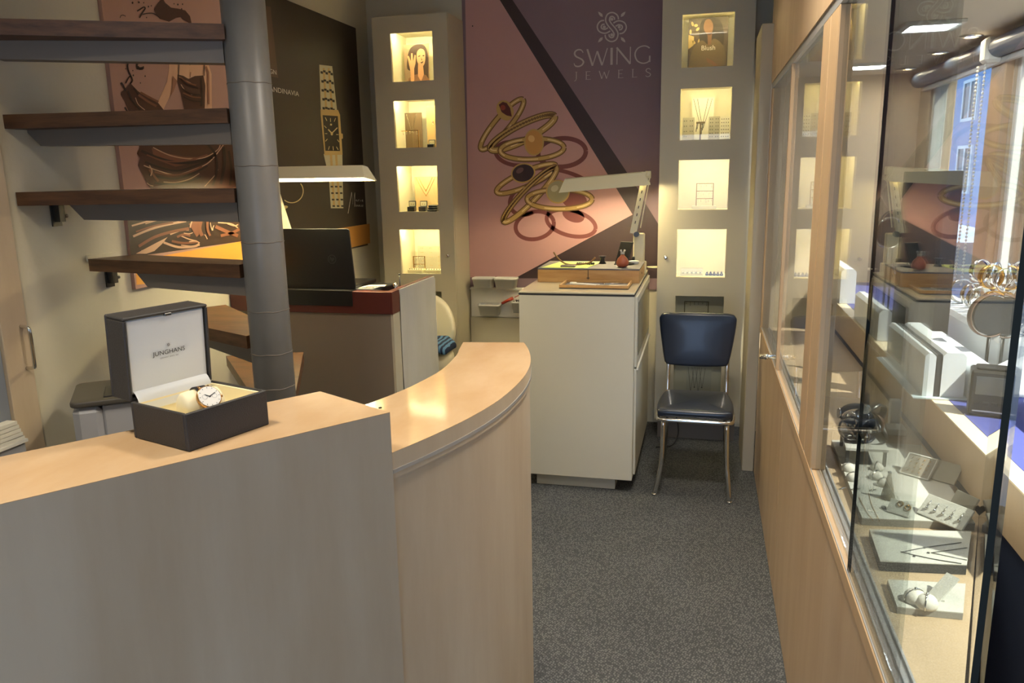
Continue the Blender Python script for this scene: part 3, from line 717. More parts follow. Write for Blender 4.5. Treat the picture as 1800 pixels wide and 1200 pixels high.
# ================================================================== open watch box
wb = thing('watch_box', 'open black presentation box holding a wristwatch on the counter block', 'watch box', (-.826, 1.077, UZ))
BM = Matrix.Translation((-.826, 1.077, UZ+.0005)) @ Matrix.Rotation(math.radians(71.8), 4, 'Z')
def bbuild(mb, name, m, parent): mb.v = [tuple(BM @ Vector(p)) for p in mb.v]; return mb.build(name, m, parent)
W_, D_, H_ = .171, .153, .0655; th = .006
b = MB().bev(0,W_,0,th,0,H_,.0015).bev(0,W_,D_-th,D_,0,H_,.0015).bev(0,th,th,D_-th,0,H_,.0015).bev(W_-th,W_,th,D_-th,0,H_,.0015).box(th,W_-th,th,D_-th,0,.006)
base = bbuild(b, 'base', M('black_soft'), wb)
e = .0045
b = MB().box(th,th+e,th,D_-th,.006,H_-.003).box(W_-th-e,W_-th,th,D_-th,.006,H_-.003).box(th+e,W_-th-e,th,th+e,.006,H_-.003).box(th+e,W_-th-e,D_-th-e,D_-th,.006,H_-.003).box(th+e,W_-th-e,th+e,D_-th-e,.006,.026)
bbuild(b, 'lining', M('cream'), base)
LM = Matrix.Translation((0, D_, H_)) @ Matrix.Rotation(math.radians(3), 4, 'X')
b = MB(); LD, LH = .056, .150
b.bev(0,W_,LD-th,LD,0,LH,.002).bev(0,W_,0,LD-th,LH-th,LH,.002).bev(0,th,0,LD-th,0,LH-th,.0015).bev(W_-th,W_,0,LD-th,0,LH-th,.0015).box(th,W_-th,0,LD-th,0,th)
b.v = [tuple(LM @ Vector(p)) for p in b.v]
lid = bbuild(b, 'lid', M('black_soft'), wb)
b = MB().bev(th,W_-th,.004,LD-th,.010,LH-th,.003); b.v = [tuple(LM @ Vector(p)) for p in b.v]
lp = bbuild(b, 'lid_panel', M('satin'), lid)
# curved satin flap between lid and base
b = MB(); prof = [(.004,.016),(-.002,.011),(-.008,.003),(-.011,-.008),(-.012,-.020)]
vv = []; 
for y, z in prof:
    vv += [(th+.004, D_+y, H_+z), (W_-th-.004, D_+y, H_+z)]
b.add(vv, [(2*i,2*i+1,2*i+3,2*i+2) for i in range(len(prof)-1)], True)
bbuild(b, 'satin_flap', M('satin'), lid)
TM = BM @ LM @ Matrix(((1,0,0,.052),(0,0,-1,.0030),(0,1,0,.068),(0,0,0,1)))
text('JUNGHANS', TM, .066, M('ink_dark'), lp, height=.0105)
TM2 = BM @ LM @ Matrix(((1,0,0,.066),(0,0,-1,.0030),(0,1,0,.0635),(0,0,0,1)))
text('GERMANY SINCE 1861', TM2, .038, flat('grey print', (120,118,116), .6), lp)
b = MB()
for k in range(8):
    a = math.pi/4*k; q = [(.0012*math.cos(a-.5), .0012*math.sin(a-.5)), (.005*math.cos(a), .005*math.sin(a)), (.0012*math.cos(a+.5), .0012*math.sin(a+.5))]
    b.add([LM @ Vector((.085+x, .0028, .087+z)) for x, z in q], [(0,1,2)])
bbuild(b, 'star_emblem', M('ink_dark'), lp)
b = MB().bev(.080,.094,-.001,.004,LH-.009,LH-.004,.001); b.v = [tuple(LM @ Vector(p)) for p in b.v]
bbuild(b, 'clasp', M('steel_dark'), lid)
# cushion
CY, CZ_ = .060, .052
CM = Matrix.Translation((.034, CY, CZ_)) @ Matrix.Rotation(math.radians(-14), 4, 'Z') @ Matrix.Rotation(math.pi/2, 4, 'Y')
def cushion_prof(): return [(.004,0),(.024,.001),(.0285,.005),(.030,.014),(.031,.035),(.030,.058),(.0285,.066),(.024,.070),(.004,.071)]
b = MB().lathe(cushion_prof(), 0, 0, 32, CM @ Matrix.Scale(1.12, 4, (1,0,0)))
bbuild(b, 'cushion', M('cream'), wb)
# wristwatch
wt = thing('wristwatch', 'rose gold wristwatch with white dial and black strap in the open box', 'wristwatch', tuple(BM @ Vector((.09, CY, CZ_))))
b = MB(); n = 36; sw = .0095
for rr in (0,): 
    ring = []
    for k in range(n):
        a = 2*math.pi*k/n
        for q, x in ((.0322, .036-sw), (.0322, .036+sw), (.0350, .036+sw), (.0350, .036-sw)):
            ring.append(CM @ Vector((q*1.10*math.cos(a), q*math.sin(a), x)))
    fs = []
    for k in range(n):
        for j in range(4): fs.append((4*k+j, 4*k+(j+1) % 4, 4*((k+1) % n)+(j+1) % 4, 4*((k+1) % n)+j))
    b.add(ring, fs, True)
bbuild(b, 'strap', flat('black strap', (30,28,26), .5), wt)
nd = Vector((-.16, -.80, .62)).normalized(); xd = Vector((1, -.24, -.05)); xd = (xd-nd*xd.dot(nd)).normalized(); yd = nd.cross(xd)
wc = CM @ Vector((0, 0, .036)) + Vector((-.16, -.80, .62)).normalized()*.0375
DM = Matrix((( xd.x, yd.x, nd.x, wc.x), (xd.y, yd.y, nd.y, wc.y), (xd.z, yd.z, nd.z, wc.z), (0,0,0,1)))
rg = mat('rose gold', (222,170,110), .2, metal=1.0)
cs = bbuild(MB().lathe([(.018,-.004),(.0205,-.002),(.0212,.002),(.0212,.005),(.0200,.0066),(.0190,.0068)], 0, 0, 36, DM), 'case', rg, wt)
bbuild(MB().lathe([(.0001,.0071),(.0192,.0071)], 0, 0, 36, DM, False), 'dial', flat('ivory dial', (240,236,226), .3), cs)
b = MB()
for yy in (-1, 1):
    for xx in (-1, 1): b.tube([DM @ Vector((xx*.0075, yy*.019, 0)), DM @ Vector((xx*.0085, yy*.026, -.006))], .002, 8)
b.tube([DM @ Vector((.021,0,.001)), DM @ Vector((.0245,0,.001))], .0028, 10)
bbuild(b, 'lug', rg, cs)
b = MB()
for ang, ln, w in ((28, .013, .0008), (150, .009, .0010)):
    a = math.radians(ang); d = Vector((math.cos(a), math.sin(a), 0)); p = Vector((-d.y, d.x, 0))*w
    b.add([DM @ (d*t+q+Vector((0,0,.0077))) for t, q in ((-.002, -p), (ln, -p*.6), (ln, p*.6), (-.002, p))], [(0,1,2,3)])
for k in range(12):
    a = math.radians(30*k); d = Vector((math.cos(a), math.sin(a), 0)); p = Vector((-d.y, d.x, 0))*.0004
    b.add([DM @ (d*t+q+Vector((0,0,.0076))) for t, q in ((.0155,-p),(.0178,-p),(.0178,p),(.0155,p))], [(0,1,2,3)])
for cx in (-.0085, .0085):
    R1 = [(cx+.0042*math.cos(i*math.pi/10), .0042*math.sin(i*math.pi/10)) for i in range(21)]
    a_, b_ = ribbon(R1, .0003); b.add([DM @ Vector((x, y, .0075)) for x, y in a_+b_], [(i,i+1,22+i,21+i) for i in range(20)])
bbuild(b, 'hands', M('ink_dark'), cs)

# ================================================================== navy chair
ch = thing('side_chair', 'navy vinyl side chair with chrome legs in front of the right tower', 'chair', (-.02, 3.92, 0))
out = smooth([(-.198,3.775),(-.185,3.748),(-.10,3.742),(.06,3.738),(.145,3.742),(.163,3.77),(.168,3.90),(.150,4.06),(.125,4.095),(-.02,4.105),(-.155,4.095),(-.182,4.06),(-.203,3.90)], 4, True)
MB().pad(out[::-1] if False else out, lambda a, b, h: (a, b, .423+h+(b-3.92)*.02), .044, .02, .010).build('seat', M('navy'), ch)
MB().tube([(x*.985-.0003, 3.92+(y-3.92)*.985, .412+(y-3.92)*.02) for x, y in out], .011, 8, True).build('seat_frame', M('chrome'), ch)
for P in ([(-.168,3.785,.405),(-.172,3.78,.20),(-.182,3.776,.12),(-.205,3.768,.002)], [(.135,3.77,.405),(.142,3.76,.20),(.150,3.75,.12),(.161,3.738,.002)]):
    MB().tube(smooth(P, 4), .0115, 10).tube([P[-1], (P[-1][0], P[-1][1], .012)], .0125, 10).build('leg', M('chrome'), ch)
for s, x in ((-1, -.165), (1, .138)):
    P = [(x+s*.02, 4.24, .002), (x+s*.008, 4.17, .14), (x, 4.11, .36), (x, 4.115, .46), (x-.0*s, 4.150, .60), (x, 4.185, .78)]
    MB().tube(smooth(P, 4), .0115, 10).build('leg', M('chrome'), ch)
bo = smooth([(-.217,.825),(-.212,.852),(-.190,.868),(-.11,.873),(-.02,.874),(.07,.873),(.150,.868),(.173,.852),(.178,.825),(.165,.72),(.148,.625),(.140,.606),(.118,.596),(-.02,.591),(-.158,.596),(-.180,.606),(-.188,.625),(-.204,.72)], 4, True)
MB().pad(bo, lambda a, b, h: (a, 4.128+(b-.6)*.10-.012*(1-((a+.02)/.2)**2)+.03-h, b), .036, .016, .006).build('backrest', M('navy'), ch)

# ================================================================== watchmaker's bench (white)
bx0, bx1, by0, by1, bz = -.889, -.318, 3.756, 4.70, 1.032
bn = thing('work_bench', 'white watchmaker work bench with dark rimmed top under the lamp', 'work bench', ((bx0+bx1)/2, 4.2, 0))
MB().bev(bx0, bx1, by0, by1, .072, bz-.018, .002).build('body', M('white'), bn)
MB().box(bx0+.07, bx1-.09, by0+.05, by1-.03, .001, .072).build('plinth', M('white'), bn)
MB().box(bx0-.001, bx1+.001, by0-.001, by1, bz-.018, bz-.010).build('dark_rim', M('ink_dark'), bn)
MB().bev(bx0, bx1, by0, by1, bz-.010, bz, .002).build('worktop', mat('glossy cream top', (214,204,176), .15, coat=.3), bn)
d = MB().bev(bx1, bx1+.012, 3.80, 4.66, .655, 1.005, .002).build('drawer_front', M('white'), bn)
MB().box(bx1+.0121, bx1+.014, 3.86, 4.62, .70, .97).build('dark_insert', mat('smoked insert', (74,76,70), .12), d)
MB().bev(bx1, bx1+.012, 3.80, 4.66, .09, .645, .002).build('drawer_front', M('white'), bn)
MB().box(bx1+.012, bx1+.02, 3.80, 4.66, .640, .652).build('grip_strip', M('white_plastic'), bn)
# oak work box
wbx = thing('oak_work_box', 'oak work box with grey leather top on the white bench', 'box', (-.6, 4.26, bz))
MB().bev(-.862, -.322, 4.09, 4.445, bz+.0005, bz+.068, .002).build('body', M('oak'), wbx)
MB().box(-.862, -.322, 4.09, 4.445, bz+.068, bz+.075).build('leather_top', M('greypad'), wbx)
MB().box(-.5915, -.5885, 4.0885, 4.092, bz+.004, bz+.068).build('front_gap', M('ink_dark'), wbx)
for x in (-.595, -.585): MB().sphere((x, 4.087, bz+.026), .003, 8, 6).build('knob', M('steel_dark'), wbx)
MB().box(-.3225, -.3205, 4.24, 4.256, bz+.03, bz+.042).build('finger_hole', M('ink_dark'), wbx)
tz = bz+.0005
tr_ = thing('wooden_tray', 'shallow wooden tools tray at the front of the white bench', 'tray', (-.53, 3.97, tz))
MB().box(-.705, -.357, 3.865, 4.075, tz, tz+.004).build('tray_floor', M('greypad'), tr_)
MB().bev(-.705,-.357,3.865,3.874,tz,tz+.018,.001).bev(-.705,-.357,4.066,4.075,tz,tz+.018,.001).bev(-.705,-.696,3.874,4.066,tz,tz+.018,.001).bev(-.366,-.357,3.874,4.066,tz,tz+.018,.001).build('tray_rim', M('oak'), tr_)
tag(MB().lathe([(.004,tz+.004),(.018,tz+.004),(.020,tz+.010),(.017,tz+.016),(.002,tz+.017)], -.652, 3.985, 20).build('movement_holder', M('white_plastic')), 'round white movement holder in the wooden tray', 'holder')
tag(MB().tube([(-.655,3.955,tz+.012),(-.57,3.95,tz+.011),(-.51,3.945,tz+.010)], [.006,.005,.0035], 8).build('brush', M('white_plastic')), 'slim white handled brush lying in the wooden tray', 'brush')
tag(MB().tube([(-.525,3.932,tz+.008),(-.46,3.935,tz+.008)], .0045, 8).build('screwdriver', M('black')), 'short black screwdriver lying in the wooden tray', 'screwdriver')
tag(MB().tube([(-.50,4.01,tz+.006),(-.40,4.04,tz+.007)], .002, 6).tube([(-.50,4.012,tz+.009),(-.40,4.042,tz+.007)], .002, 6).build('tweezers', M('silver')), 'steel tweezers lying across the wooden tray', 'tweezers')
# on the oak box
tz = bz+.0755
tag(MB().vprism([(-.845,4.105),(-.60,4.105),(-.555,4.40),(-.79,4.40)], tz, tz+.002).build('green_mat', M('green')), 'pale green mat on top of the oak work box', 'mat')
wv = tag(MB().tube(smooth([(-.795,4.20,tz+.075),(-.765,4.2,tz+.035),(-.72,4.21,tz+.008),(-.66,4.22,tz+.007),(-.60,4.22,tz+.018),(-.57,4.22,tz+.045)],5), .0045, 6).build('watch_strap', flat('brown strap', (120,88,50), .5)), 'open watch strap curling up from the green mat', 'watch strap')
tag(MB().bev(-.745,-.665,4.125,4.175,tz+.0025,tz+.011,.002).build('small_case', M('channel')), 'small dark flat case on the green mat', 'case')
b = MB()
for k in range(9): b.sphere((-.67+.011*k, 4.24+.01*math.sin(k*1.9), tz+.010), .007, 8, 5)
tag(b.build('bracelet', M('steel_dark')), 'dark link bracelet lying on the green mat', 'bracelet')
tag(MB().lathe([(.022,tz),(.014,tz+.012),(.012,tz+.03),(.021,tz+.042)], -.545, 4.33, 16).build('eye_loupe', M('black')), 'black eye loupe standing behind the green mat', 'loupe')
ps = thing('photo_stand', 'black tilted tablet stand beside the terracotta bulb', 'stand', (-.46, 4.34, tz))
PMx = Matrix.Translation((-.475, 4.30, tz+.003)) @ Matrix.Rotation(math.radians(-32), 4, 'Z') @ Matrix.Rotation(math.radians(-24), 4, 'X')
b = MB().bev(0, .085, 0, .008, 0, .13, .002); b.v = [tuple(PMx @ Vector(p)) for p in b.v]; b.build('tablet', M('black'), ps)
MB().vprism([(-.475,4.28),(-.40,4.24),(-.355,4.33),(-.43,4.38)], tz, tz+.005).build('foot', M('black'), ps)
bd = thing('bulb_dispenser', 'terracotta bulb dispenser with glass nozzle on the oak box', 'dispenser', (-.418, 4.17, tz))
MB().lathe([(.018,tz),(.031,tz+.010),(.034,tz+.026),(.026,tz+.046),(.012,tz+.060),(.009,tz+.068)], -.418, 4.17, 24).build('bulb', M('copper'), bd)
MB().tube([(-.418,4.17,tz+.068),(-.418,4.17,tz+.078)], .011, 12).tube([(-.424,4.17,tz+.078),(-.428,4.17,tz+.092)], .005, 8).tube([(-.412,4.17,tz+.078),(-.406,4.17,tz+.092)], .005, 8).build('nozzle', M('alu'), bd)
tag(MB().lathe([(.026,tz),(.026,tz+.012),(.028,tz+.016),(.0,tz+.016)], -.372, 4.33, 20).build('glass_dish', M('white_plastic')), 'small white lidded dish behind the terracotta bulb', 'dish')
tag(MB().lathe([(.02,0),(.045,.004),(.05,.008),(.0,.008)], 0, 0, 24, Matrix.Translation((-.285, 4.80, 1.03))).build('round_plate', M('lamp')), 'pale round plate behind the white bench by the tower', 'plate')

# ================================================================== bench lamps
def hood(axis_a, axis_b, tilt, w_top, w_bot, hh, endcut=.045):
    """trapezoid lamp hood open below, between two axis points (top centre line)"""
    a = Vector(axis_a); b = Vector(axis_b); t = (b-a).normalized(); up = Vector((0,0,1)); sd = t.cross(up).normalized(); up = sd.cross(t)
    R = Matrix.Rotation(tilt, 3, t); sd = R @ sd; up = R @ up
    L = (b-a).length; th = .003
    o = [(-w_bot/2,-hh),(-w_top/2,0),(w_top/2,0),(w_bot/2,-hh)]; i = [(w_bot/2-th,-hh),(w_top/2-th,-th),(-w_top/2+th,-th),(-w_bot/2+th,-hh)]
    prof = o+i; n = len(prof); mb = MB(); v = []
    for e in (0, 1):
        for x, z in prof:
            s = endcut*(-z/hh); p = a+t*(-s if e == 0 else L+s)
            v.append(p+sd*x+up*z)
    mb.add(v, [(k, (k+1) % n, n+(k+1) % n, n+k) for k in range(n)])
    for e in (0, 1):                       # slanted end caps
        q = []
        for dd in (0, .003):
            for x, z in o:
                s = endcut*(-z/hh)+dd; q.append(a+t*(-s if e == 0 else L+s)+sd*x+up*z)
        mb.add(q, [(0,1,2,3),(4,5,6,7),(0,1,5,4),(1,2,6,5),(2,3,7,6),(3,0,4,7)])
    tb = [a+t*.008+up*(-hh*.62), a+t*(L-.03)+up*(-hh*.62)]
    return mb, tb
# right lamp
lr = thing('bench_lamp', 'white jointed fluorescent bench lamp clamped behind the oak box', 'lamp', (-.35, 4.52, bz), 'fluorescent bench lamps')
hb, tb = hood((-.345,4.50,1.600), (-.775,4.47,1.570), math.radians(-5), .05, .13, .068, .035)
hd = hb.build('hood', M('lamp'), lr)
MB().tube(tb, .011, 12).build('tube', M('tube'), hd)
MB().bev(-.352,-.325,4.47,4.53,1.56,1.602,.004).tube([(-.33,4.50,1.585),(-.30,4.50,1.585)], .02, 12).build('elbow', M('lamp'), lr)
P0 = Vector((-.318,4.50,1.575)); P1 = Vector((-.392,4.50,1.262))
def bar(p, q, w, d, yc):
    p = np.array(p); q = np.array(q); t = (q-p)/np.linalg.norm(q-p); n = np.array([t[1], -t[0]])
    pts = [tuple(p+n*w/2), tuple(q+n*w/2), tuple(q-n*w/2), tuple(p-n*w/2)]
    return MB().prism(pts, lambda a, b, h: (a, yc-d/2+h, b), d)
arm = bar((P0.x-.012,P0.z), (P1.x,P1.z), .036, .02, 4.485).build('arm', M('lamp'), lr)
for k in range(6):
    c = np.array((P0.x-.012,P0.z))*(1-(k+1)/7.5)+np.array((P1.x,P1.z))*((k+1)/7.5); t = np.array((P1.x-P0.x+.012, P1.z-P0.z)); t /= np.linalg.norm(t)
    bar(c-t*.008, c+t*.008, .005, .003, 4.474).build('slot', M('ink_dark'), arm)
bar((P0.x+.014,P0.z), (P1.x+.04,P1.z+.03), .006, .006, 4.49).build('rod', M('lamp'), lr)
bar((P0.x-.0,P0.z), (P1.x+.022,P1.z+.01), .004, .004, 4.50).build('spring', M('steel_dark'), lr)
MB().tube([(P1.x+.02,4.455,P1.z-.004),(P1.x+.02,4.50,P1.z-.004)], .015, 14).build('joint_knob', M('steel_dark'), lr)
MB().bev(-.392,-.328,4.49,4.53,bz+.0005,1.262,.006).build('post', M('lamp'), lr)
MB().bev(-.335,-.318,4.485,4.54,bz+.0005,bz+.07,.004).build('clamp', M('lamp'), lr)
MB().bev(-.396,-.380,4.470,4.488,bz+.076,bz+.10,.003).build('switch', M('black'), lr)

# ================================================================== red topped desk with laptop
dz = 1.10; dx0, dx1, dy0, dy1 = XL+.004, -1.336, 3.205, 3.79
dk_ = thing('reception_desk', 'taupe desk with an oxblood top behind the staircase pole', 'desk', (-1.75, 3.5, 0))
MB().bev(dx0, dx1-.012, dy0, dy0+.05, dz-.10, dz, .0015).bev(dx0, dx1-.012, dy0+.05, dy1, dz-.10, dz-.055, .0015).build('top', M('red'), dk_)
MB().bev(dx1-.035, dx1-.013, dy0+.05, dy1, dz-.0545, dz, .001).build('side_upstand', M('red'), dk_)
MB().box(dx0, dx1-.014, dy0+.008, dy0+.03, .004, dz-.10).build('front_panel', M('desk'), dk_)
MB().bev(dx1-.0118, dx1, dy0, dy0+.088, dz-.10, dz, .001).build('top_return', M('red'), dk_)
MB().box(dx1-.0138, dx1-.002, dy0+.008, dy0+.088, .004, dz-.101).build('end_panel', M('tower'), dk_)
# draped grey cloth panel on the right end
n = 14; v = []; 
for j in range(8):
    zz = .01+(dz-.013-.01)*j/7
    for i in range(n):
        y = dy0+.09+(dy1-dy0-.09)*i/(n-1); v.append((dx1+.003*math.sin(i*1.3+j*.35)+.003*math.sin(j*.9+i*.4), y, zz))
fs = [(j*n+i, j*n+i+1, (j+1)*n+i+1, (j+1)*n+i) for j in range(7) for i in range(n-1)]
MB().box(dx1-.012, dx1-.006, dy0+.09, dy1, .004, dz-.003).add(v, fs, True).build('end_cloth', M('cloth_grey'), dk_)
lt = thing('laptop', 'black laptop seen from behind on the red desk', 'laptop', (-1.72, 3.28, dz))
tag(MB().bev(-1.90, -1.43, dy0+.052, 3.50, dz-.0545, dz-.0005, .003).build('laptop_riser', M('black')), 'low black riser under the laptop and papers on the red desk', 'riser')
LTM = Matrix.Translation((-1.922, 3.262, dz+.003)) @ Matrix.Rotation(math.radians(-5), 4, 'X')
b = MB().pad(rrect(-.0, .365, 0, .272, .012), lambda a, b2, h: tuple(LTM @ Vector((a+(.028*(1-b2/.272) if a > .18 else 0), h-.010, b2))), .009, .003)
lidl = b.build('lid', M('black'), lt)
MB().bev(-1.90, -1.535, 3.262, 3.50, dz+.003, dz+.02, .003).build('base', M('black'), lt)
LGM = LTM @ Matrix(((1,0,0,.262),(0,0,-1,-.0106),(0,1,0,.120),(0,0,0,1)))
text('hp', LGM @ Matrix.Translation((.006,.004,0)), .022, flat('dim logo', (70,70,70), .3), lidl, name='logo', font_shear=.25)
b = MB(); a_, b_ = ribbon([(.017+.019*math.cos(k*.2618), .014+.019*math.sin(k*.2618)) for k in range(25)], .002)
b.add([LGM @ Vector((x, y, .0004)) for x, y in a_+b_], [(i,i+1,25+i+1,25+i) for i in range(24)]); b.build('logo_ring', flat('dim logo ring', (66,66,66), .3), lidl)
for k, (x, y, r) in enumerate(((-1.50,3.30,5),(-1.49,3.32,-8),(-1.47,3.34,14))):
    RM = Matrix.Translation((x, y, dz+.0005+.003*k)) @ Matrix.Rotation(math.radians(r), 4, 'Z')
    b = MB().box(-.04,.045,-.03,.03,0,.0025); b.v = [tuple(RM @ Vector(p)) for p in b.v]
    tag(b.build('paper_slip', M('paper')), ['bottom white paper slip beside the laptop', 'middle white paper slip beside the laptop', 'top white paper slip beside the laptop'][k], 'paper', 'paper slips on the red desk')
tb_ = thing('tool_rack', 'chrome topped tool standing at the back corner of the red desk', 'tool', (-1.40, 3.55, dz))
MB().tube([(-1.395,3.45,dz-.054),(-1.395,3.45,dz+.045)], .004, 8).sphere((-1.395,3.45,dz+.048), .006, 10, 6).build('stem', M('steel_dark'), tb_)
MB().lathe([(.012,dz-.054),(.012,dz+.006),(.006,dz+.012),(.001,dz+.014)], -1.405, 3.42, 14).build('cap', M('silver'), tb_)
tag(MB().bev(-1.93, -1.525, dy0-.006, dy0-.0005, dz-.066, dz+.004, .001).box(-1.93, -1.525, dy0-.0005, dy0+.05, dz+.0005, dz+.0025).build('desk_mat', M('black')), 'black desk mat hanging over the red desk edge below the laptop', 'mat')
# left lamp
ll = thing('bench_lamp', 'lit white fluorescent bench lamp over the laptop', 'lamp', (-1.86, 3.45, dz), 'fluorescent bench lamps')
hb, tb = hood((-1.93,3.30,1.650), (-1.462,3.27,1.648), math.radians(-8), .05, .115, .058, .03)
hd = hb.build('hood', M('lamp'), ll)
MB().tube(tb, .013, 12).build('tube', M('tube'), hd)
bar((-2.095,1.63), (-2.005,1.30), .036, .02, 3.55).build('arm', M('lamp'), ll)
bar((-2.005,1.31), (-1.995,dz-.054), .05, .03, 3.55).build('post', M('lamp'), ll)
MB().bev(-2.11,-1.94,3.28,3.32,1.60,1.66,.005).bev(-2.12,-2.075,3.32,3.56,1.60,1.65,.005).build('elbow', M('lamp'), ll)

# ================================================================== shell chair with towel
sh = thing('shell_chair', 'cream rounded shell chair between the red desk and the left tower', 'chair', (-1.58, 4.16, 0))
bc = [(-1.565+.205*math.cos(k*math.pi/18), .745+.185*math.sin(k*math.pi/18)) for k in range(36)]
MB().pad(bc, lambda a, b, h: (a, 4.30-h-.10*((a+1.565)/.2)**2, b), .07, .03, .012).build('shell_back', M('egg'), sh)
MB().pad([(-1.575+.22*math.cos(k*math.pi/14), 4.09+.20*math.sin(k*math.pi/14)) for k in range(28)], lambda a, b, h: (a, b, .52+h), .12, .05, .015).build('seat', M('egg'), sh)
MB().tube([(-1.575,4.09,.03),(-1.575,4.09,.52)], .028, 14).lathe([(.22,.001),(.22,.012),(.05,.035),(.03,.06)], -1.575, 4.09, 24).build('pedestal', M('chrome'), sh)
stm = mat('blue striped towel', (44,66,96), .9)
nt = stm.node_tree; wv_ = nt.nodes.new('ShaderNodeTexWave'); wv_.inputs['Scale'].default_value = 14; wv_.inputs['Distortion'].default_value = 2.5
rp = nt.nodes.new('ShaderNodeValToRGB'); rp.color_ramp.elements[0].color = (*lin((34,48,72)), 1); rp.color_ramp.elements[1].color = (*lin((96,140,176)), 1); rp.color_ramp.elements[0].position = .45; rp.color_ramp.elements[1].position = .55
tc = nt.nodes.new('ShaderNodeTexCoord'); nt.links.new(tc.outputs['Object'], wv_.inputs['Vector']); nt.links.new(wv_.outputs['Fac'], rp.inputs['Fac']); nt.links.new(rp.outputs['Color'], nt.nodes['Principled BSDF'].inputs['Base Color'])
tw = MB().pad(rrect(-1.60, -1.345, 3.93, 4.17, .05), lambda a, b, h: (a, b, .660+h+.012*math.sin(a*34)*math.sin(b*26)-.25*max(0, a+1.42)), .045, .02, .012)
tag(tw.build('striped_towel', stm), 'blue striped towel lying on the cream shell chair', 'towel')

# ================================================================== storage bins under the poster
yb0 = 4.86
rk = thing('bin_rail', 'pale wall panel with a rail for small white bins beside the bench', 'bin rail', (-1.35, 4.95, .45))
MB().bev(-1.50, -1.06, 4.945, YB-.002, .675, .873, .003).bev(-1.50, -1.06, 4.925, 4.945, .858, .872, .002).build('panel', M('white_plastic'), rk)
MB().box(-1.50, -.90, 4.93, YB-.002, .004, .674).build('lower_cabinet', M('tower'), rk)
def bin_(x0, x1, z0, h, label, y1):
    t = thing('storage_bin', label, 'bin', ((x0+x1)/2, y1-.05, z0), 'small white storage bins')
    o = rrect(x0, x1, y1-.085, y1, .014, 3); cx, cy = (x0+x1)/2, y1-.0425
    v = []; n = len(o)
    lv = ((.88,0),(1.0,h-.012),(1.05,h-.012),(1.05,h),(.95,h),(.86,.006))
    for k, z in lv: v += [(cx+(x-cx)*k, cy+(y-cy)*k, z0+z) for x, y in o]
    fs = [(i*n+j, i*n+(j+1) % n, (i+1)*n+(j+1) % n, (i+1)*n+j) for i in range(len(lv)-1) for j in range(n)]
    fs += [tuple(range(n-1,-1,-1)), tuple(range((len(lv)-1)*n, len(lv)*n))]
    MB().add(v, fs, True).build('bin_body', M('white_plastic'), t)
    return t
bin_(-1.455, -1.32, .884, .065, 'small white bin at the left end of the rail below the pink poster', 4.92)
bin_(-1.308, -1.165, .884, .065, 'small white bin on the rail right beside the left end bin', 4.92)
bin_(-1.425, -1.285, .70, .072, 'small white bin hanging lower on the wall panel', 4.94)
bin_(-1.20, -1.08, .72, .075, 'small white bin full of parts half hidden by the bench', 4.94)
b = MB()
for k in range(8): b.sphere((-1.185+.012*k, 4.87+.02*(k % 3), .793+.004*(k % 2)), .008, 8, 5)
tag(b.build('watch_part', M('steel_dark')), 'heap of small dark watch parts in the half hidden bin', 'parts')
tag(MB().tube([(-1.275,4.90,.775),(-1.20,4.905,.812)], [.009,.011], 8).tube([(-1.19,4.905,.816),(-1.15,4.91,.835)], .003, 6).build('red_screwdriver', flat('red handle', (168,62,40), .4)), 'red handled screwdriver stuck in the wall panel', 'screwdriver')

# ================================================================== printer, tall cabinet at far left
PM = Matrix.Translation((-1.885, 1.93, .58)) @ Matrix.Rotation(math.radians(38), 4, 'Z')
pt_ = thing('printer', 'grey and black office printer behind the counter block', 'printer', (-1.88, 2.1, .58))
def pbuild(mb, nm, m, par=pt_): mb.v = [tuple(PM @ Vector(p)) for p in mb.v]; return mb.build(nm, m, par)
pbuild(MB().bev(0,.085,.0,.27,0,.335,.02).bev(.085,.37,.012,.27,.12,.335,.006).box(.085,.37,.06,.27,0,.12), 'body', M('grey_plastic'))
pbuild(MB().pad(rrect(-.004,.374,-.004,.274,.025), lambda a, b, h: (a, b, .335+h), .018, .006), 'top_cover', mat('dark taupe plastic', (84,79,70), .45))
pbuild(MB().bev(.09,.36,.03,.17,.353,.3565,.002), 'scanner_slot', M('black'))
pbuild(MB().bev(.09,.365,.016,.06,.085,.118,.003), 'output_slot', M('black'))
pbuild(MB().bev(.185,.193,.010,.016,.085,.105,.001), 'paper_latch', M('white_plastic'))
tag(MB().vprism([tuple((PM @ Vector((x, y, 0)))[:2]) for x, y in ((.02,.02),(.35,.02),(.35,.26),(.02,.26))], .002, .578).build('printer_cabinet', M('grey_plastic')), 'plain grey cabinet carrying the printer', 'cabinet')
tcab = thing('tall_cabinet', 'tall maple cabinet edge with bow handle at the far left', 'cabinet', (XL+.02, 1.7, 0))
dr = MB().bev(XL+.001, XL+.02, 1.955, 2.055, .004, 2.45, .002).build('door_stile', M('maple_v'), tcab)
MB().tube(smooth([(XL+.02,2.028,1.012),(XL+.045,2.028,1.014),(XL+.052,2.028,1.03),(XL+.052,2.028,1.13),(XL+.045,2.028,1.147),(XL+.02,2.028,1.15)],4), .006, 10).build('handle', M('chrome'), dr)
MB().box(XL+.001, XL+.006, 1.2, 1.954, .004, 2.45).build('back_panel', mat('blue grey panel', (140,146,152), .5), tcab)
MB().box(XL+.006, XL+.06, 1.2, 1.954, .79, .80).box(XL+.006, XL+.06, 1.2, 1.954, .50, .51).build('shelf', M('white_plastic'), tcab)
MB().box(XL+.006, XL+.05, 1.5, 1.950, .515, .785).build('drawer', M('grey_plastic'), tcab)
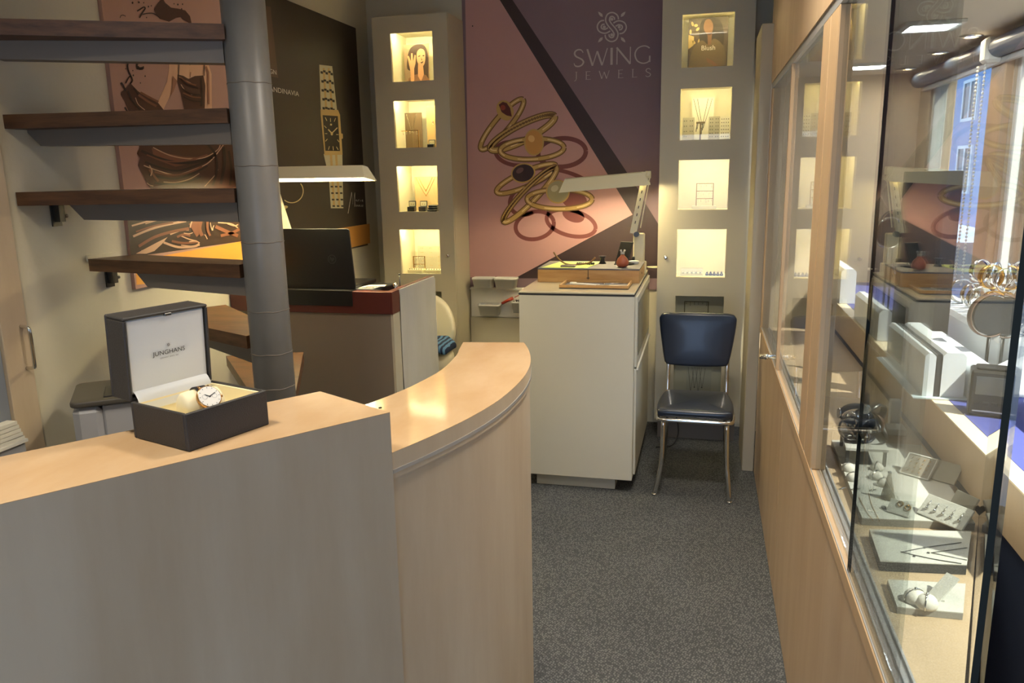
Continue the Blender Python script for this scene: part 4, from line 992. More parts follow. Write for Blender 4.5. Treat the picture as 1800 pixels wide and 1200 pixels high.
for k in range(5):
    tag(MB().box(XL+.008, XL+.055-.002*k, 1.55+.004*k, 1.948-.003*k, .8005+.013*k, .811+.013*k).build('folder', M('paper')), ['lowest', 'second', 'middle', 'fourth', 'topmost'][k]+' pale folder stacked in the tall cabinet at left', 'folder', 'folders in the tall cabinet')
tag(MB().tube(smooth([(-.14,4.60,.19),(-.12,4.56,.14),(-.115,4.53,.07),(-.15,4.50,.012),(-.24,4.47,.007)],6), .004, 6).build('power_cable', M('black')), 'thin black cable hanging behind the navy chair', 'cable')
# ================================================================== things in the tower niches
def nfl(k): return NZ[k][1]-.002
def card(name, label, cat, k, u0, u1, v0, y, m, th=.004, v1=None, lean=0.0, group=None):
    """upright card standing on the niche floor; corners read on the plane at depth y"""
    p = onY(y, u0, v0); q = onY(y, u1, v0); z0 = nfl(k)+.0005; z1 = p[2]
    t = thing(name, label, cat, ((p[0]+q[0])/2, y, z0), group)
    MB().prism([(p[0], z0), (q[0], z0), (q[0], z1), (p[0], z1)], lambda a, b, h: (a, y+h+lean*(b-z0), b), th).build('card', m, t)
    return t, p[0], q[0], z0, z1
def face(t, nm, polys, m, y, k=1):
    mb = MB()
    for P in polys: mb.add([(x, y-.0006*k, z) for x, z in P], [tuple(range(len(P)))])
    return mb.build(nm, m, t)
def necklace(t, x0, x1, z1, zlow, y, m, r=.0011):
    cx = (x0+x1)/2; P = smooth([(x0, y, z1), (x0+(cx-x0)*.55, y, z1-(z1-zlow)*.62), (cx, y, zlow), (x1-(x1-cx)*.55, y, z1-(z1-zlow)*.62), (x1, y, z1)], 5)
    return MB().tube(P, r, 5).sphere((cx, y, zlow-.004), .004, 8, 6).build('necklace', m, t)
def studs(t, x0, x1, z0, z1, nx, nz, y, m, r=.0032, skip=()):
    mb = MB()
    for j in range(nz):
        for i in range(nx):
            if (i, j) in skip: continue
            x = x0+(x1-x0)*(i+.5)/nx; z = z0+(z1-z0)*(j+.5)/nz
            mb.sphere((x-.006, y, z), r, 6, 4); mb.sphere((x+.006, y, z), r, 6, 4)
    o = mb.build('earrings', m, t); o['kind'] = 'stuff'; return o
def rack(label, k, u0, u1, v0, y, rows, m, foot=None):
    p = onY(y, u0, v0); q = onY(y, u1, v0); z0 = nfl(k)+.0005; z1 = p[2]; x0, x1 = p[0], q[0]
    t = thing('earring_rack', label, 'earring rack', ((x0+x1)/2, y, z0))
    zb = z0
    if foot: MB().bev(x0-.022, x1+.018, y-.03, y+.03, z0, z0+.018, .002).build('foot', foot, t); zb = z0+.018
    b = MB().box(x0, x0+.005, y-.003, y+.003, zb, z1).box(x1-.005, x1, y-.003, y+.003, zb, z1)
    for j in range(rows):
        z = z1-(z1-zb)*j/rows; b.box(x0+.005, x1-.005, y-.002, y+.002, z-.004, z)
    b.build('frame', m, t)
    e = MB()
    for j in range(rows):
        z = z1-(z1-zb)*j/rows-.004
        for i in range(6):
            x = x0+.012+(x1-x0-.024)*i/5; l = .010+.012*((i*7+j*5) % 4)/4
            e.tube([(x, y-.003, z), (x, y-.003, z-l)], .0012, 5); e.sphere((x, y-.003, z-l), .0028, 6, 4)
    e.build('earrings', M('silver'), t)['kind'] = 'stuff'
    return t
wmat = flat('white card', (236,230,208), .6); gcard = flat('grey card', (190,182,158), .6); tan = flat('tan card', (206,170,112), .6); dkc = flat('dark brown card', (98,78,50), .6)
hair = flat('hair print', (62,42,30), .6); skn = flat('portrait skin print', (206,154,112), .6); shirt = flat('blouse print', (130,92,66), .6)
Y1 = 4.80
t, x0, x1, z0, z1 = card('picture_card', 'portrait card of a smiling woman in the top niche of the left tower', 'picture', 0, 709, 753, 79, Y1, flat('photo ground print', (150,124,96), .5))
W, H = x1-x0, z1-z0
f2 = lambda P: [(x0+a*W, z0+b*H) for a, b in P]
face(t, 'printed_hair', [f2(smooth([(.12,.40),(.16,.72),(.30,.92),(.60,1.0),(.86,.94),(.97,.70),(.96,.30),(.90,.04),(.30,.02),(.36,.30)],4,True))], hair, Y1, 1)
face(t, 'printed_shoulders', [f2([(.10,.0),(.16,.16),(.40,.24),(.62,.26),(.86,.22),(.98,.10),(.98,.0)])], shirt, Y1, 2)
face(t, 'printed_face', [f2(smooth([(.52,.62),(.54,.80),(.68,.88),(.84,.82),(.86,.62),(.80,.48),(.70,.44),(.58,.50)],4,True)), f2([(.56,.50),(.76,.46),(.78,.24),(.66,.06),(.54,.20)]),
    f2([(.24,.0),(.24,.36),(.20,.50),(.14,.72),(.20,.72),(.28,.58),(.30,.78),(.36,.78),(.37,.58),(.44,.74),(.49,.72),(.46,.52),(.40,.40),(.38,.0)])], skn, Y1, 3)
face(t, 'printed_features', [f2([(.58,.70),(.66,.72),(.66,.69),(.58,.68)]), f2([(.76,.72),(.83,.72),(.83,.69),(.76,.69)]), f2([(.66,.54),(.78,.57),(.76,.53),(.70,.51)]), f2([(.70,.66),(.74,.60),(.70,.59)])], hair, Y1, 4)
t, x0, x1, z0, z1 = card('necklace_card', 'dark necklace card in the second niche of the left tower', 'display card', 1, 705, 741, 199, 4.84, dkc)
necklace(t, x0+.035, x1-.035, z1-.005, z0+.11, 4.838, M('silver'))
rack('brass earring rack standing before the dark necklace card', 1, 700, 736, 230, 4.77, 1, M('gold'))
t, x0, x1, z0, z1 = card('display_card', 'tall tan card with a brooch in the second niche of the left tower', 'display card', 1, 749, 775, 185, 4.80, tan)
MB().sphere(((x0+x1)/2-.01, 4.797, z1-.10), .006, 8, 6).sphere(((x0+x1)/2-.006, 4.797, z1-.115), .004, 8, 6).build('brooch', M('silver'), t)['kind'] = 'stuff'
def small_box(label, k, u, y, w, h, group=None):
    p = onY(y, u, 300); z0 = nfl(k)+.0005; x = p[0]
    t = thing('ring_box', label, 'ring box', (x, y, z0), group)
    MB().bev(x-w/2, x+w/2, y-.02, y+.02, z0, z0+h*.45, .002).bev(x-w/2, x+w/2, y+.012, y+.02, z0+h*.45, z0+h, .002).build('box', M('black'), t)
    MB().bev(x-w/2+.004, x+w/2-.004, y+.0105, y+.0119, z0+h*.5, z0+h-.005, .0005).build('cushion', M('cream'), t)
    MB().sphere((x-.006, y+.009, z0+h*.7), .003, 8, 5).sphere((x+.008, y+.009, z0+h*.68), .003, 8, 5).build('earrings', M('gold'), t)['kind'] = 'stuff'
small_box('small black ring box beside the tan card in the second niche', 1, 760, 4.735, .042, .05)
t, x0, x1, z0, z1 = card('necklace_card', 'beige necklace card in the third niche of the left tower', 'display card', 2, 728, 768, 311, 4.84, flat('beige card', (214,182,130), .6))
necklace(t, x0+.012, x1-.012, z1-.004, z0+.10, 4.838, M('gold')); necklace(t, x0+.03, x1-.03, z1-.004, z0+.13, 4.838, M('gold'))
small_box('left one of two open ring boxes in the third niche', 2, 721, 4.75, .048, .065, 'open ring boxes'); small_box('right one of two open ring boxes in the third niche', 2, 741, 4.75, .048, .065, 'open ring boxes')
for j in range(3):
    p = onY(4.74, 752, 300); z = nfl(2)+.001+j*.0135
    tag(MB().bev(p[0]+.004*j, p[0]+.066, 4.70, 4.78, z, z+.012, .002).build('flat_case', M('black')), ['bottom', 'middle', 'top'][j]+' flat black case of the stack in the third niche', 'case', 'flat black cases')
t, x0, x1, z0, z1 = card('earring_card', 'pale earring card in the fourth niche of the left tower', 'display card', 3, 734, 780, 432, 4.85, gcard)
studs(t, x0, x1, z0+.02, z1, 3, 5, 4.847, M('gold'), .0026, ((1,1),(2,3)))
rack('small brass earring rack in the fourth niche of the left tower', 3, 726, 747, 450, 4.78, 2, M('gold'))
for j, (ua, ub, lab) in enumerate(((719, 745, 'ring tray at the left of the fourth niche'), (748, 777, 'ring tray at the right of the fourth niche'))):
    p = onY(4.73, ua, 470); q = onY(4.73, ub, 470); z = nfl(3)+.0005
    t = thing('ring_tray', 'cream '+lab, 'tray', ((p[0]+q[0])/2, 4.73, z), 'cream ring trays')
    MB().bev(p[0], q[0], 4.70, 4.77, z, z+.022, .003).build('tray', M('cream'), t)
    b = MB()
    for i in range(6): b.sphere((p[0]+.012+(q[0]-p[0]-.024)*i/5, 4.712, z+.024), .004, 6, 4)
    b.build('rings', M('steel_dark'), t)['kind'] = 'stuff'
# right tower
bl_ = flat('dusk photo print', (86,72,54), .5, var=(18,.5))
t, x0, x1, z0, z1 = card('picture_card', 'dark photo card reading Blush in the top niche of the right tower', 'picture', 0, 1211, 1281, 33, 4.82, bl_)
W, H = x1-x0, z1-z0
f2 = lambda P: [(x0+a*W, z0+b*H) for a, b in P]
face(t, 'printed_foliage', [f2(ell(.05+.045*i, .75+.2*math.sin(i*2.3), .03, .05, i*30, 7)[:-1]) for i in range(6)]+[f2([(0,.42),(.14,.50),(.14,.66),(0,.7)])], flat('pale foliage print', (176,150,96), .5), 4.82, 1)
face(t, 'printed_hair', [f2(smooth([(.28,.60),(.30,.90),(.42,.99),(.66,.99),(.84,.86),(.90,.55),(.80,.40),(.60,.36),(.40,.40)],4,True))], flat('black hair print', (44,34,26), .6), 4.82, 2)
face(t, 'printed_coat', [f2(smooth([(.02,.10),(.12,.42),(.34,.58),(.50,.50),(.66,.60),(.90,.44),(.98,.10),(.92,.02),(.06,.02)],4,True))], flat('khaki coat print', (96,80,54), .6), 4.82, 3)
face(t, 'printed_face', [f2(smooth([(.38,.80),(.42,.95),(.54,.96),(.62,.84),(.58,.70),(.48,.68)],4,True)), f2([(.48,.70),(.60,.72),(.58,.50),(.50,.48)]), f2([(.46,.26),(.64,.18),(.76,.10),(.72,.07),(.50,.16)])], flat('warm skin print', (112,78,52), .6), 4.82, 4)
p = onY(4.8, 1233, 88); q = onY(4.8, 1257, 88)
text('Blush', Matrix(((1,0,0,p[0]),(0,0,-1,4.8165),(0,1,0,p[2]),(0,0,0,1))), q[0]-p[0], M('ink_light'), t)
t, x0, x1, z0, z1 = card('necklace_card', 'white necklace card in the second niche of the right tower', 'display card', 1, 1217, 1256, 172, 4.86, wmat)
necklace(t, x0+.008, x1-.012, z1-.006, z0+.07, 4.858, M('steel_dark')); necklace(t, x0+.03, x1-.035, z1-.006, z0+.10, 4.858, M('steel_dark'))
def tstand(label, k, u, y, h, w):
    p = onY(y, u, 230); z0 = nfl(k)+.0005
    t = thing('jewellery_stand', label, 'stand', (p[0], y, z0))
    MB().box(p[0]-.004, p[0]+.004, y-.004, y+.004, z0+.004, z0+h).box(p[0]-w/2, p[0]+w/2, y-.005, y+.005, z0+h, z0+h+.010).bev(p[0]-.015, p[0]+.015, y-.015, y+.015, z0, z0+.004, .001).build('stem', flat('bronze stand', (120,100,66), .4), t)
    e = MB()
    for x, l in ((-.02,.045),(-.014,.03),(.016,.03),(.010,.06)): e.tube([(p[0]+x, y-.006, z0+h), (p[0]+x-.004, y-.006, z0+h-l)], .0018, 5)
    e.build('chains', M('steel_dark'), t)['kind'] = 'stuff'
tstand('bronze T shaped jewellery stand in the second niche of the right tower', 1, 1231, 4.76, .095, .048)
for ua, ub, v0, m, lab, ny in ((1200,1221,207,gcard,'leftmost',4),(1246,1266,205,gcard,'middle',6),(1267,1283,205,wmat,'rightmost',6)):
    t, x0, x1, z0, z1 = card('earring_card', lab+' earring card in the second niche of the right tower', 'display card', 1, ua, ub, v0, 4.79, m, group='earring cards')
    studs(t, x0, x1, z0+.012, z1-.004, 2, ny, 4.787, M('steel_dark'), .0028, ((1,0),) if ny == 4 else ())
rack('bronze earring rack on a white foot in the third niche of the right tower', 2, 1224, 1255, 322, 4.80, 3, flat('bronze', (150,118,60), .4), wmat)
p = onY(4.78, 1196, 470); q = onY(4.78, 1236, 470); z = nfl(3)+.0005
t = thing('acrylic_box', 'clear acrylic ring box in the fourth niche of the right tower', 'ring box', ((p[0]+q[0])/2, 4.78, z))
MB().bev(p[0], q[0], 4.75, 4.81, z, z+.006, .001).build('base', wmat, t)
MB().box(p[0]+.002, q[0]-.002, 4.753, 4.807, z+.0065, z+.040).build('cover', M('glass'), t)
b = MB()
for i in range(5): b.sphere((p[0]+.016+(q[0]-p[0]-.032)*i/4, 4.78, z+.014), .007, 8, 6)
b.build('rings', M('silver'), t)['kind'] = 'stuff'
p = onY(4.76, 1240, 480); q = onY(4.76, 1271, 480)
for i in range(5):
    x = p[0]+.009+(q[0]-p[0]-.018)*i/4
    t = thing('ring_holder', ['leftmost','second','middle','fourth','rightmost'][i]+' black ring holder of the row in the fourth niche of the right tower', 'ring holder', (x, 4.76, z), 'row of ring holders')
    MB().lathe([(.010,z),(.010,z+.006),(.004,z+.022),(.001,z+.026)], x, 4.76, 12).build('cone', M('steel_dark'), t)
    MB().tube([(x+.006*math.cos(a*.5236), 4.752, z+.016+.006*math.sin(a*.5236)) for a in range(12)], .0014, 5, True).build('ring', M('silver'), t)
rack('dark earring rack in the unlit fifth niche of the right tower', 4, 1203, 1246, 529, 4.71, 2, flat('dark bronze', (96,84,58), .4))
t, x0, x1, z0, z1 = card('necklace_card', 'pale necklace card in the unlit lowest niche behind the navy chair', 'display card', 5, 1207, 1251, 643, 4.73, flat('pale grey card', (196,190,172), .6))
for i in range(4): necklace(t, x0+.01+.022*i, x0+.045+.022*i, z1-.006, z0+.08+.02*(i % 2), 4.728, M('steel_dark'), .0009)
tstand('small bronze T stand beside the pale necklace card behind the chair', 5, 1258, 4.70, .07, .04)

# ================================================================== inside the showcase
ZF = .7975
def slabthing(name, label, cat, poly, z0, z1, mtop, medge):
    t = thing(name, label, cat, (sum(p[0] for p in poly)/len(poly), sum(p[1] for p in poly)/len(poly), z0))
    MB().vprism(poly, z0, z1-.002).build('slab', medge, t)
    MB().vprism(poly, z1-.002, z1).build('top', mtop, t)
    return t
slabthing('display_tray', 'large pale grey felt tray in the showcase', 'tray', [(.372,1.81),(.612,1.83),(.628,2.36),(.385,2.36)], ZF, ZF+.018, M('felt'), M('felt_edge'))
slabthing('display_tray', 'dark edged tray with a necklace card in the showcase', 'tray', [(.368,1.592),(.532,1.61),(.588,1.775),(.375,1.742)], ZF, ZF+.022, M('felt'), M('slate'))
slabthing('display_tray', 'small grey tray with ring domes nearest in the showcase', 'tray', [(.366,1.43),(.476,1.432),(.512,1.545),(.370,1.532)], ZF, ZF+.014, M('felt'), M('felt_edge'))
Z1 = ZF+.0185
def at(u, v, z=Z1): p = onZ(z, u, v); return p[0], p[1]
# necklace on the dark edged tray
t = thing('necklace', 'fine chain necklace laid out on the dark edged tray', 'necklace', (.48, 1.69, ZF+.022))
zz = ZF+.0235
A_ = [at(1585,970,zz), at(1625,962,zz), at(1690,953,zz)]; B_ = [at(1585,970,zz), at(1640,982,zz), at(1690,990,zz)]
for L in (A_, B_): MB().tube([(x, y, zz) for x, y in smooth(L, 4)], .0009, 5).build('chain', M('steel_dark'), t)
for u, v in ((1586,970),(1632,971),(1607,977),(1625,962)): x, y = at(u, v, zz); MB().sphere((x, y, zz), .003, 8, 5, sz=.5).build('bead', M('steel_dark'), t)
t = thing('necklace', 'thin second chain laid out on the dark edged tray', 'necklace', (.5, 1.69, ZF+.022))
for L in ([at(1637,971,zz), at(1700,962,zz)], [at(1637,971,zz), at(1700,984,zz)]): MB().tube([(x, y, zz) for x, y in L], .0008, 5).build('chain', M('steel_dark'), t)
# ring domes
def dome(u, v, z, r, label, ang, grp='ring domes'):
    x, y = at(u, v, z); t = thing('ring_dome', label, 'ring dome', (x, y, z), grp)
    n = 14; m = Matrix.Translation((x, y, z)) @ Matrix.Rotation(math.radians(ang), 4, 'Z')
    MB().lathe([(r*.9,0),(r,r*.25),(r*.94,r*.6),(r*.7,r*.95),(r*.3,r*1.12),(.0005,r*1.15)], 0, 0, 18, m).build('dome', flat('pale dome', (206,202,190), .7), t)
    R = [m @ Vector((r*1.06*math.cos(a), 0, .001+r*1.18*math.sin(a))) for a in [math.pi*i/10 for i in range(11)]]
    MB().tube(R, r*.07, 6).sphere(tuple(m @ Vector((0, 0, r*1.25))), r*.16, 8, 6).build('ring', M('silver'), t)
for i, (u, v, a, lb) in enumerate(((1491,826,30,'ring dome at the back left of the felt tray'),(1499,843,10,'ring dome second from the left on the felt tray'),(1541,825,60,'ring dome beside the metal pane edge at the back of the felt tray'),(1540,841,40,'ring dome in the middle of the felt tray group'),(1553,853,20,'ring dome in front of the felt tray group, beside the cone'))):
    dome(u, v, Z1, .017, 'pale '+lb, a)
dome(1608, 1056, ZF+.0145, .020, 'pale ring dome at the left of the small nearest tray', 20); dome(1628, 1065, ZF+.0145, .020, 'pale ring dome at the front of the small nearest tray', 70)
x, y = at(1645, 1050, ZF+.0145)
cm = Matrix.Translation((x, y, ZF+.0165)) @ Matrix.Rotation(math.radians(35), 4, 'Z') @ Matrix.Rotation(math.radians(-38), 4, 'Y')
b = MB().box(-.008,.052,-.013,.013,0,.004); b.v = [tuple(cm @ Vector(p)) for p in b.v]
t = thing('price_card', 'tilted white price card on the small nearest tray', 'card', (x, y, ZF+.0145)); b.build('card', M('felt'), t)
b = MB().vprism([(x-.012,y-.012),(x+.012,y-.012),(x+.012,y+.012),(x-.012,y+.012)], ZF+.0145, ZF+.017); b.build('foot', M('felt'), t)
# cone stand
x, y = at(1560, 876)
t = thing('cone_stand', 'grey cone stand topped by a silver ball on the felt tray', 'stand', (x, y, Z1))
MB().lathe([(.017,Z1),(.0165,Z1+.004),(.004,Z1+.062)], x, y, 6).build('cone', flat('taupe cone', (140,132,116), .7), t)
MB().sphere((x, y, Z1+.066), .005, 10, 8).build('ball', M('silver'), t)
# tilted boards
def tilted(label, u, v, w, h, rot, tilt, m, rim=None, name='earring_board', cat='display board'):
    x, y = at(u, v); Mx = Matrix.Translation((x, y, Z1+.001)) @ Matrix.Rotation(math.radians(rot), 4, 'Z') @ Matrix.Rotation(math.radians(tilt), 4, 'X')
    t = thing(name, label, cat, (x, y, Z1))
    b = MB().bev(-w/2, w/2, -.003, .003, 0, h, .001); b.v = [tuple(Mx @ Vector(p)) for p in b.v]; b.build('board', m, t)
    b = MB().box(-w/2+.006, w/2-.006, .0035, .0055, 0, h*.6); M2 = Matrix.Translation(Mx @ Vector((0, .004, h*.62))) @ Matrix.Rotation(math.radians(rot), 4, 'Z') @ Matrix.Rotation(math.radians(-tilt*.55+180), 4, 'X')
    # easel leg down to the tray
    top = Mx @ Vector((0, .004, h*.7)); dirv = (Matrix.Rotation(math.radians(rot), 3, 'Z') @ Vector((0, 1, 0)))
    ft = Vector((top.x, top.y, Z1+.001))+dirv*.02
    MB().tube([top, ft], .0025, 6).build('easel_leg', M('felt_edge'), t)
    if rim:
        b = MB().box(-w/2-.001, w/2+.001, -.0042, .0042, h, h+.003).box(-w/2-.003, -w/2, -.0042, .0042, 0, h+.003).box(w/2, w/2+.003, -.0042, .0042, 0, h+.003).box(-w/2, w/2, -.0042, .0042, -.001, .002); b.v = [tuple(Mx @ Vector(p)) for p in b.v]; b.build('rim', rim, t)
    return t, Mx, w, h
gboard = flat('grey felt board', (128,122,108), .8)
t, Mx, w, h = tilted('tilted grey earring board with a white rim on the felt tray', 1606, 838, .068, .062, -38, -48, gboard, M('felt'))
b = MB()
for i in range(4):
    for j in range(4):
        c = Mx @ Vector((-w/2+.012+i*(w-.024)/3, -.005, .010+j*.013)); b.tube([c, c+Vector((.004,.002,.002))], .0012, 5)
b.build('earrings', M('gold'), t)['kind'] = 'stuff'
tilted('tilted plain grey board behind the white rimmed board', 1650, 846, .075, .06, -38, -50, flat('grey felt board dark', (150,142,124), .8))
t, Mx, w, h = tilted('low pale earring card by the dark pebble on the felt tray', 1577, 905, .05, .034, -35, -40, M('felt'), name='earring_card')
MB().tube([Mx @ Vector((.006*math.cos(k*.5236), -.005, .026+.006*math.sin(k*.5236))) for k in range(12)], .001, 5, True).tube([Mx @ Vector((.018+.006*math.cos(k*.5236), -.005, .022+.006*math.sin(k*.5236))) for k in range(12)], .001, 5, True).build('hoops', M('gold'), t)['kind'] = 'stuff'
t, Mx, w, h = tilted('long pale pendant board at the right of the felt tray', 1650, 918, .11, .055, -50, -45, M('felt'), name='pendant_board')
b = MB()
for i in range(5):
    c = Mx @ Vector((-w/2+.016+i*(w-.032)/4, -.005, .040)); d = Mx @ Vector((-w/2+.016+i*(w-.032)/4, -.005, .020))
    b.tube([c, d], .001, 5); b.sphere(tuple(d), .004, 8, 6)
b.build('pendants', M('silver'), t)['kind'] = 'stuff'
t, Mx, w, h = tilted('grey wedge board nearest the fascia on the felt tray', 1680, 910, .06, .06, -60, -30, gboard, name='pendant_board')
x, y = at(1553, 894); tag(MB().sphere((x, y, Z1+.004), .006, 10, 8, sz=.65).build('pebble', M('slate')), 'small dark pebble on the felt tray', 'pebble')
for i, (u0, v0, u1, v1) in enumerate(((1474,862,1488,858),(1496,862,1512,860),(1527,864,1540,862))):
    xa, ya = at(u0, v0); xb, yb2 = at(u1, v1)
    tag(MB().tube([(xa, ya, Z1+.003), ((xa+xb)/2, (ya+yb2)/2, Z1+.003), (xb, yb2, Z1+.003)], [.001,.0028,.001], 6).build('pendant', M('silver')), ['leaf pendant at the left of the felt tray','leaf pendant in the middle of the felt tray','leaf pendant right of the pane edge on the felt tray'][i], 'pendant', 'leaf pendants')
for i, L in enumerate(([(1510,875),(1520,895),(1534,915)], [(1527,868),(1533,890),(1546,916)])):
    b = MB(); P = smooth([(*at(u, v), Z1+.0012) for u, v in L], 8)
    for p in P: b.sphere(p, .0013, 6, 4)
    b.tube(P, .0006, 4)
    tag(b.build('bracelet', M('gold')), ['fine gold bracelet left of the pane edge on the felt tray', 'fine gold bracelet right of the pane edge on the felt tray'][i], 'bracelet')
# low stand with a heap of bangle watches
ZS = ZF+.0185+.05
q = [onZ(ZS, u, v)[:2] for u, v in ((1487,787),(1562,791),(1545,752),(1476,752))]
t = thing('riser_stand', 'grey topped riser stand under the heap of watches', 'stand', (q[0][0], q[0][1], Z1))
MB().vprism([tuple(p) for p in q], ZS-.007, ZS).build('top', M('felt'), t)
for p in q:
    cx, cy = sum(k[0] for k in q)/4, sum(k[1] for k in q)/4; x, y = p[0]+(cx-p[0])*.12, p[1]+(cy-p[1])*.12
    MB().box(x-.004, x+.004, y-.004, y+.004, Z1 if y < 2.35 else ZF, ZS-.007).build('leg', M('slate'), t)
qc = np.mean(np.array(q), axis=0)
def bangle(name, label, c, r, tilt, rot, m, group, w=.009, dial=True):
    t = thing(name, label, 'watch', tuple(c), group)
    Mx = Matrix.Translation(c) @ Matrix.Rotation(math.radians(rot), 4, 'Z') @ Matrix.Rotation(math.radians(tilt), 4, 'X')
    n = 28; ring = []; fs = []
    for k in range(n):
        a = 2*math.pi*k/n
        for rr, x in ((r, -w), (r, w), (r+.0035, w), (r+.0035, -w)): ring.append(Mx @ Vector((rr*math.cos(a)*1.08, rr*math.sin(a), x)))
    for k in range(n):
        for j in range(4): fs.append((4*k+j, 4*k+(j+1) % 4, 4*((k+1) % n)+(j+1) % 4, 4*((k+1) % n)+j))
    MB().add(ring, fs, True).build('strap', m, t)
    if dial:
        DMx = Mx @ Matrix.Translation((r*1.08+.001, 0, 0)) @ Matrix.Rotation(math.pi/2, 4, 'Y')
        MB().lathe([(.012,0),(.0145,.002),(.0145,.006),(.0135,.0075)], 0, 0, 20, DMx).build('case', M('silver'), t)
        MB().lathe([(.0001,.0077),(.0130,.0078)], 0, 0, 20, DMx, False).build('dial', flat('watch dial %s' % label[:20], random.choice(((230,228,220),(30,32,40),(40,54,92),(200,180,140))), .25), t)
    return t
strapm = [M('steel_dark'), flat('dark navy strap', (34,40,56), .45), flat('black watch strap', (26,26,26), .45), M('silver'), flat('brown leather strap', (92,62,40), .5), flat('grey strap', (90,88,82), .5)]
pos = ['lowest left','lowest middle','lowest right','front left','front right','upper left','upper right','topmost','hindmost']
for i in range(9):
    ox, oy, oz = ((-.035,-.02,.030),(.0,-.03,.030),(.035,-.02,.030),(-.025,.015,.032),(.022,.02,.033),(-.03,.0,.062),(.025,-.005,.064),(.0,.0,.085),(.0,.035,.034))[i]
    bangle('wristwatch', pos[i]+' watch in the dark heap on the riser stand', Vector((qc[0]+ox*.95, qc[1]+oy*1.2, ZS+oz*1.12)), .031, 75+20*math.sin(i*2.1), 37*i, strapm[i % 6], 'heap of watches on the riser stand')
# white box behind and cream block
x, y = at(1572, 765, ZF); 
tag(MB().bev(x-.02, x+.035, y, y+.06, ZF, ZF+.02, .002).build('low_block', M('riser')), 'low white block beside the showcase fascia', 'block')
tag(MB().bev(x+.0, x+.03, y+.07, y+.10, ZF, ZF+.09, .002).build('upright_block', M('riser')), 'upright white block behind the low one in the showcase', 'block')

# ================================================================== shop window display on the platform
ZP = .9465
def block(label, x0, x1, y0, y1, h, ch=.014, z0=ZP):
    t = thing('display_block', label, 'display block', ((x0+x1)/2, (y0+y1)/2, z0), 'white display blocks')
    MB().prism([(x0,z0),(x1,z0),(x1,z0+h-ch),(x1-ch,z0+h),(x0+ch,z0+h),(x0,z0+h-ch)], lambda a, b, d: (a, y0+d, b), y1-y0).build('block', M('riser'), t)
    return t
tag(MB().box(.60, .80, 2.385, 2.90, ZP, ZP+.004).build('base_plate', mat('pale acrylic plate', (206,222,228), .3)), 'pale base plate overhanging the fascia under the long white block', 'plate')
block('long white display block along the fascia below the black board', .627, .656, 2.40, 2.875, .128, .010, ZP+.0045)
tag(MB().bev(.6575, .672, 2.40, 2.875, ZP+.0045, ZP+.13, .001).build('filler', M('black')), 'narrow black divider between the two long white blocks', 'filler')  # solid black strip stands in for the dark gap between the blocks
block('white display block on the street side of the black divider', .6735, .735, 2.40, 2.875, .130, .010, ZP+.0045)
block('wide low white block beside the radio below the large watch', .745, .80, 2.36, 2.88, .10, .004, ZP+.0045)
block('low white display block at the far end of the window platform', .66, .71, 3.20, 3.70, .12)
block('tall white display block in the far corner of the window platform', .66, .73, 4.10, 4.50, .17)
block('wide white display block near the window beside the watch rows', .86, 1.09, 2.45, 3.34, .15)
block('white display block under the nearest watch rows', .89, 1.09, 1.75, 2.40, .15)
pn = thing('advertising_board', 'tall black display panel standing on the window platform', 'board', (.74, 2.95, ZP))
MB().bev(.650, .830, 2.935, 2.95, ZP, 1.585, .002).build('panel', mat('black gloss panel', (36,34,34), .25), pn)
MB().bev(.67, .82, 2.95, 3.02, ZP, ZP+.01, .002).build('foot', M('black'), pn)
rd = thing('radio', 'small black portable radio with antenna on the window platform', 'radio', (.80, 2.22, ZP))
RM = Matrix.Translation((.70, 2.24, ZP)) @ Matrix.Rotation(math.radians(-14), 4, 'Z')
def rb(mb, nm, m, par=rd): mb.v = [tuple(RM @ Vector(p)) for p in mb.v]; return mb.build(nm, m, par)
rb(MB().bev(0,.10,0,.075,.0005,.125,.006), 'body', flat('charcoal plastic', (30,30,30), .4))
rb(MB().bev(.012,.06,-.002,.004,.060,.110,.001), 'screen', mat('grey screen', (70,74,76), .15))
for k in range(4): rb(MB().bev(.012+.020*k,.026+.020*k,-.003,.002,.034,.042,.001), 'button', M('black'))
rb(MB().box(.010,.092,-.002,.002,.014,.017), 'trim_line', M('alu'))
rb(MB().pad(rrect(.012,.09,.012,.065,.008), lambda a, b, h: (a, b, .125+h), .006, .002), 'handle', M('black'))
rb(MB().tube([(.088,.06,.125),(.098,.055,.26)], .003, 8), 'antenna', M('steel_dark'))
# rows of bracelet watches on the near blocks, and single bangles on black stands
wpos = ['far end','second from the far end','third from the far end','fourth from the far end','fifth from the far end','sixth from the far end','near end']
for i in range(7):
    bangle('wristwatch', 'steel bracelet watch at the %s of the window row' % wpos[i], Vector((.945+.012*(i % 2), 3.22-.10*i, ZP+.15+.046)), .041, 82, 12+5*i, M('silver') if i != 3 else M('gold'), 'row of steel bracelet watches by the window', .010)
for i in range(6):
    bangle('wristwatch', ['far end','second','third','fourth','fifth','near end'][i]+' bracelet watch of the second window row', Vector((1.03, 3.20-.115*i, ZP+.15+.047)), .042, 80, 20+9*i, [M('silver'), strapm[4], M('silver'), M('steel_dark'), M('silver'), M('gold')][i], 'second row of bracelet watches by the window', .012)
for i in range(8):
    bangle('wristwatch', ['far end','second','third','fourth','fifth','sixth','seventh','near end'][i]+' watch of the upper heap piled on the window rows', Vector((.985+.02*math.sin(i*2.2), 3.17-.085*i, ZP+.15+.128)), .038, 84+8*math.sin(i*1.3), 30+25*math.sin(i*1.7), [M('silver'), M('silver'), M('gold'), M('silver'), strapm[3], M('silver'), M('steel_dark'), M('silver')][i], 'upper heap of bracelet watches', .010)
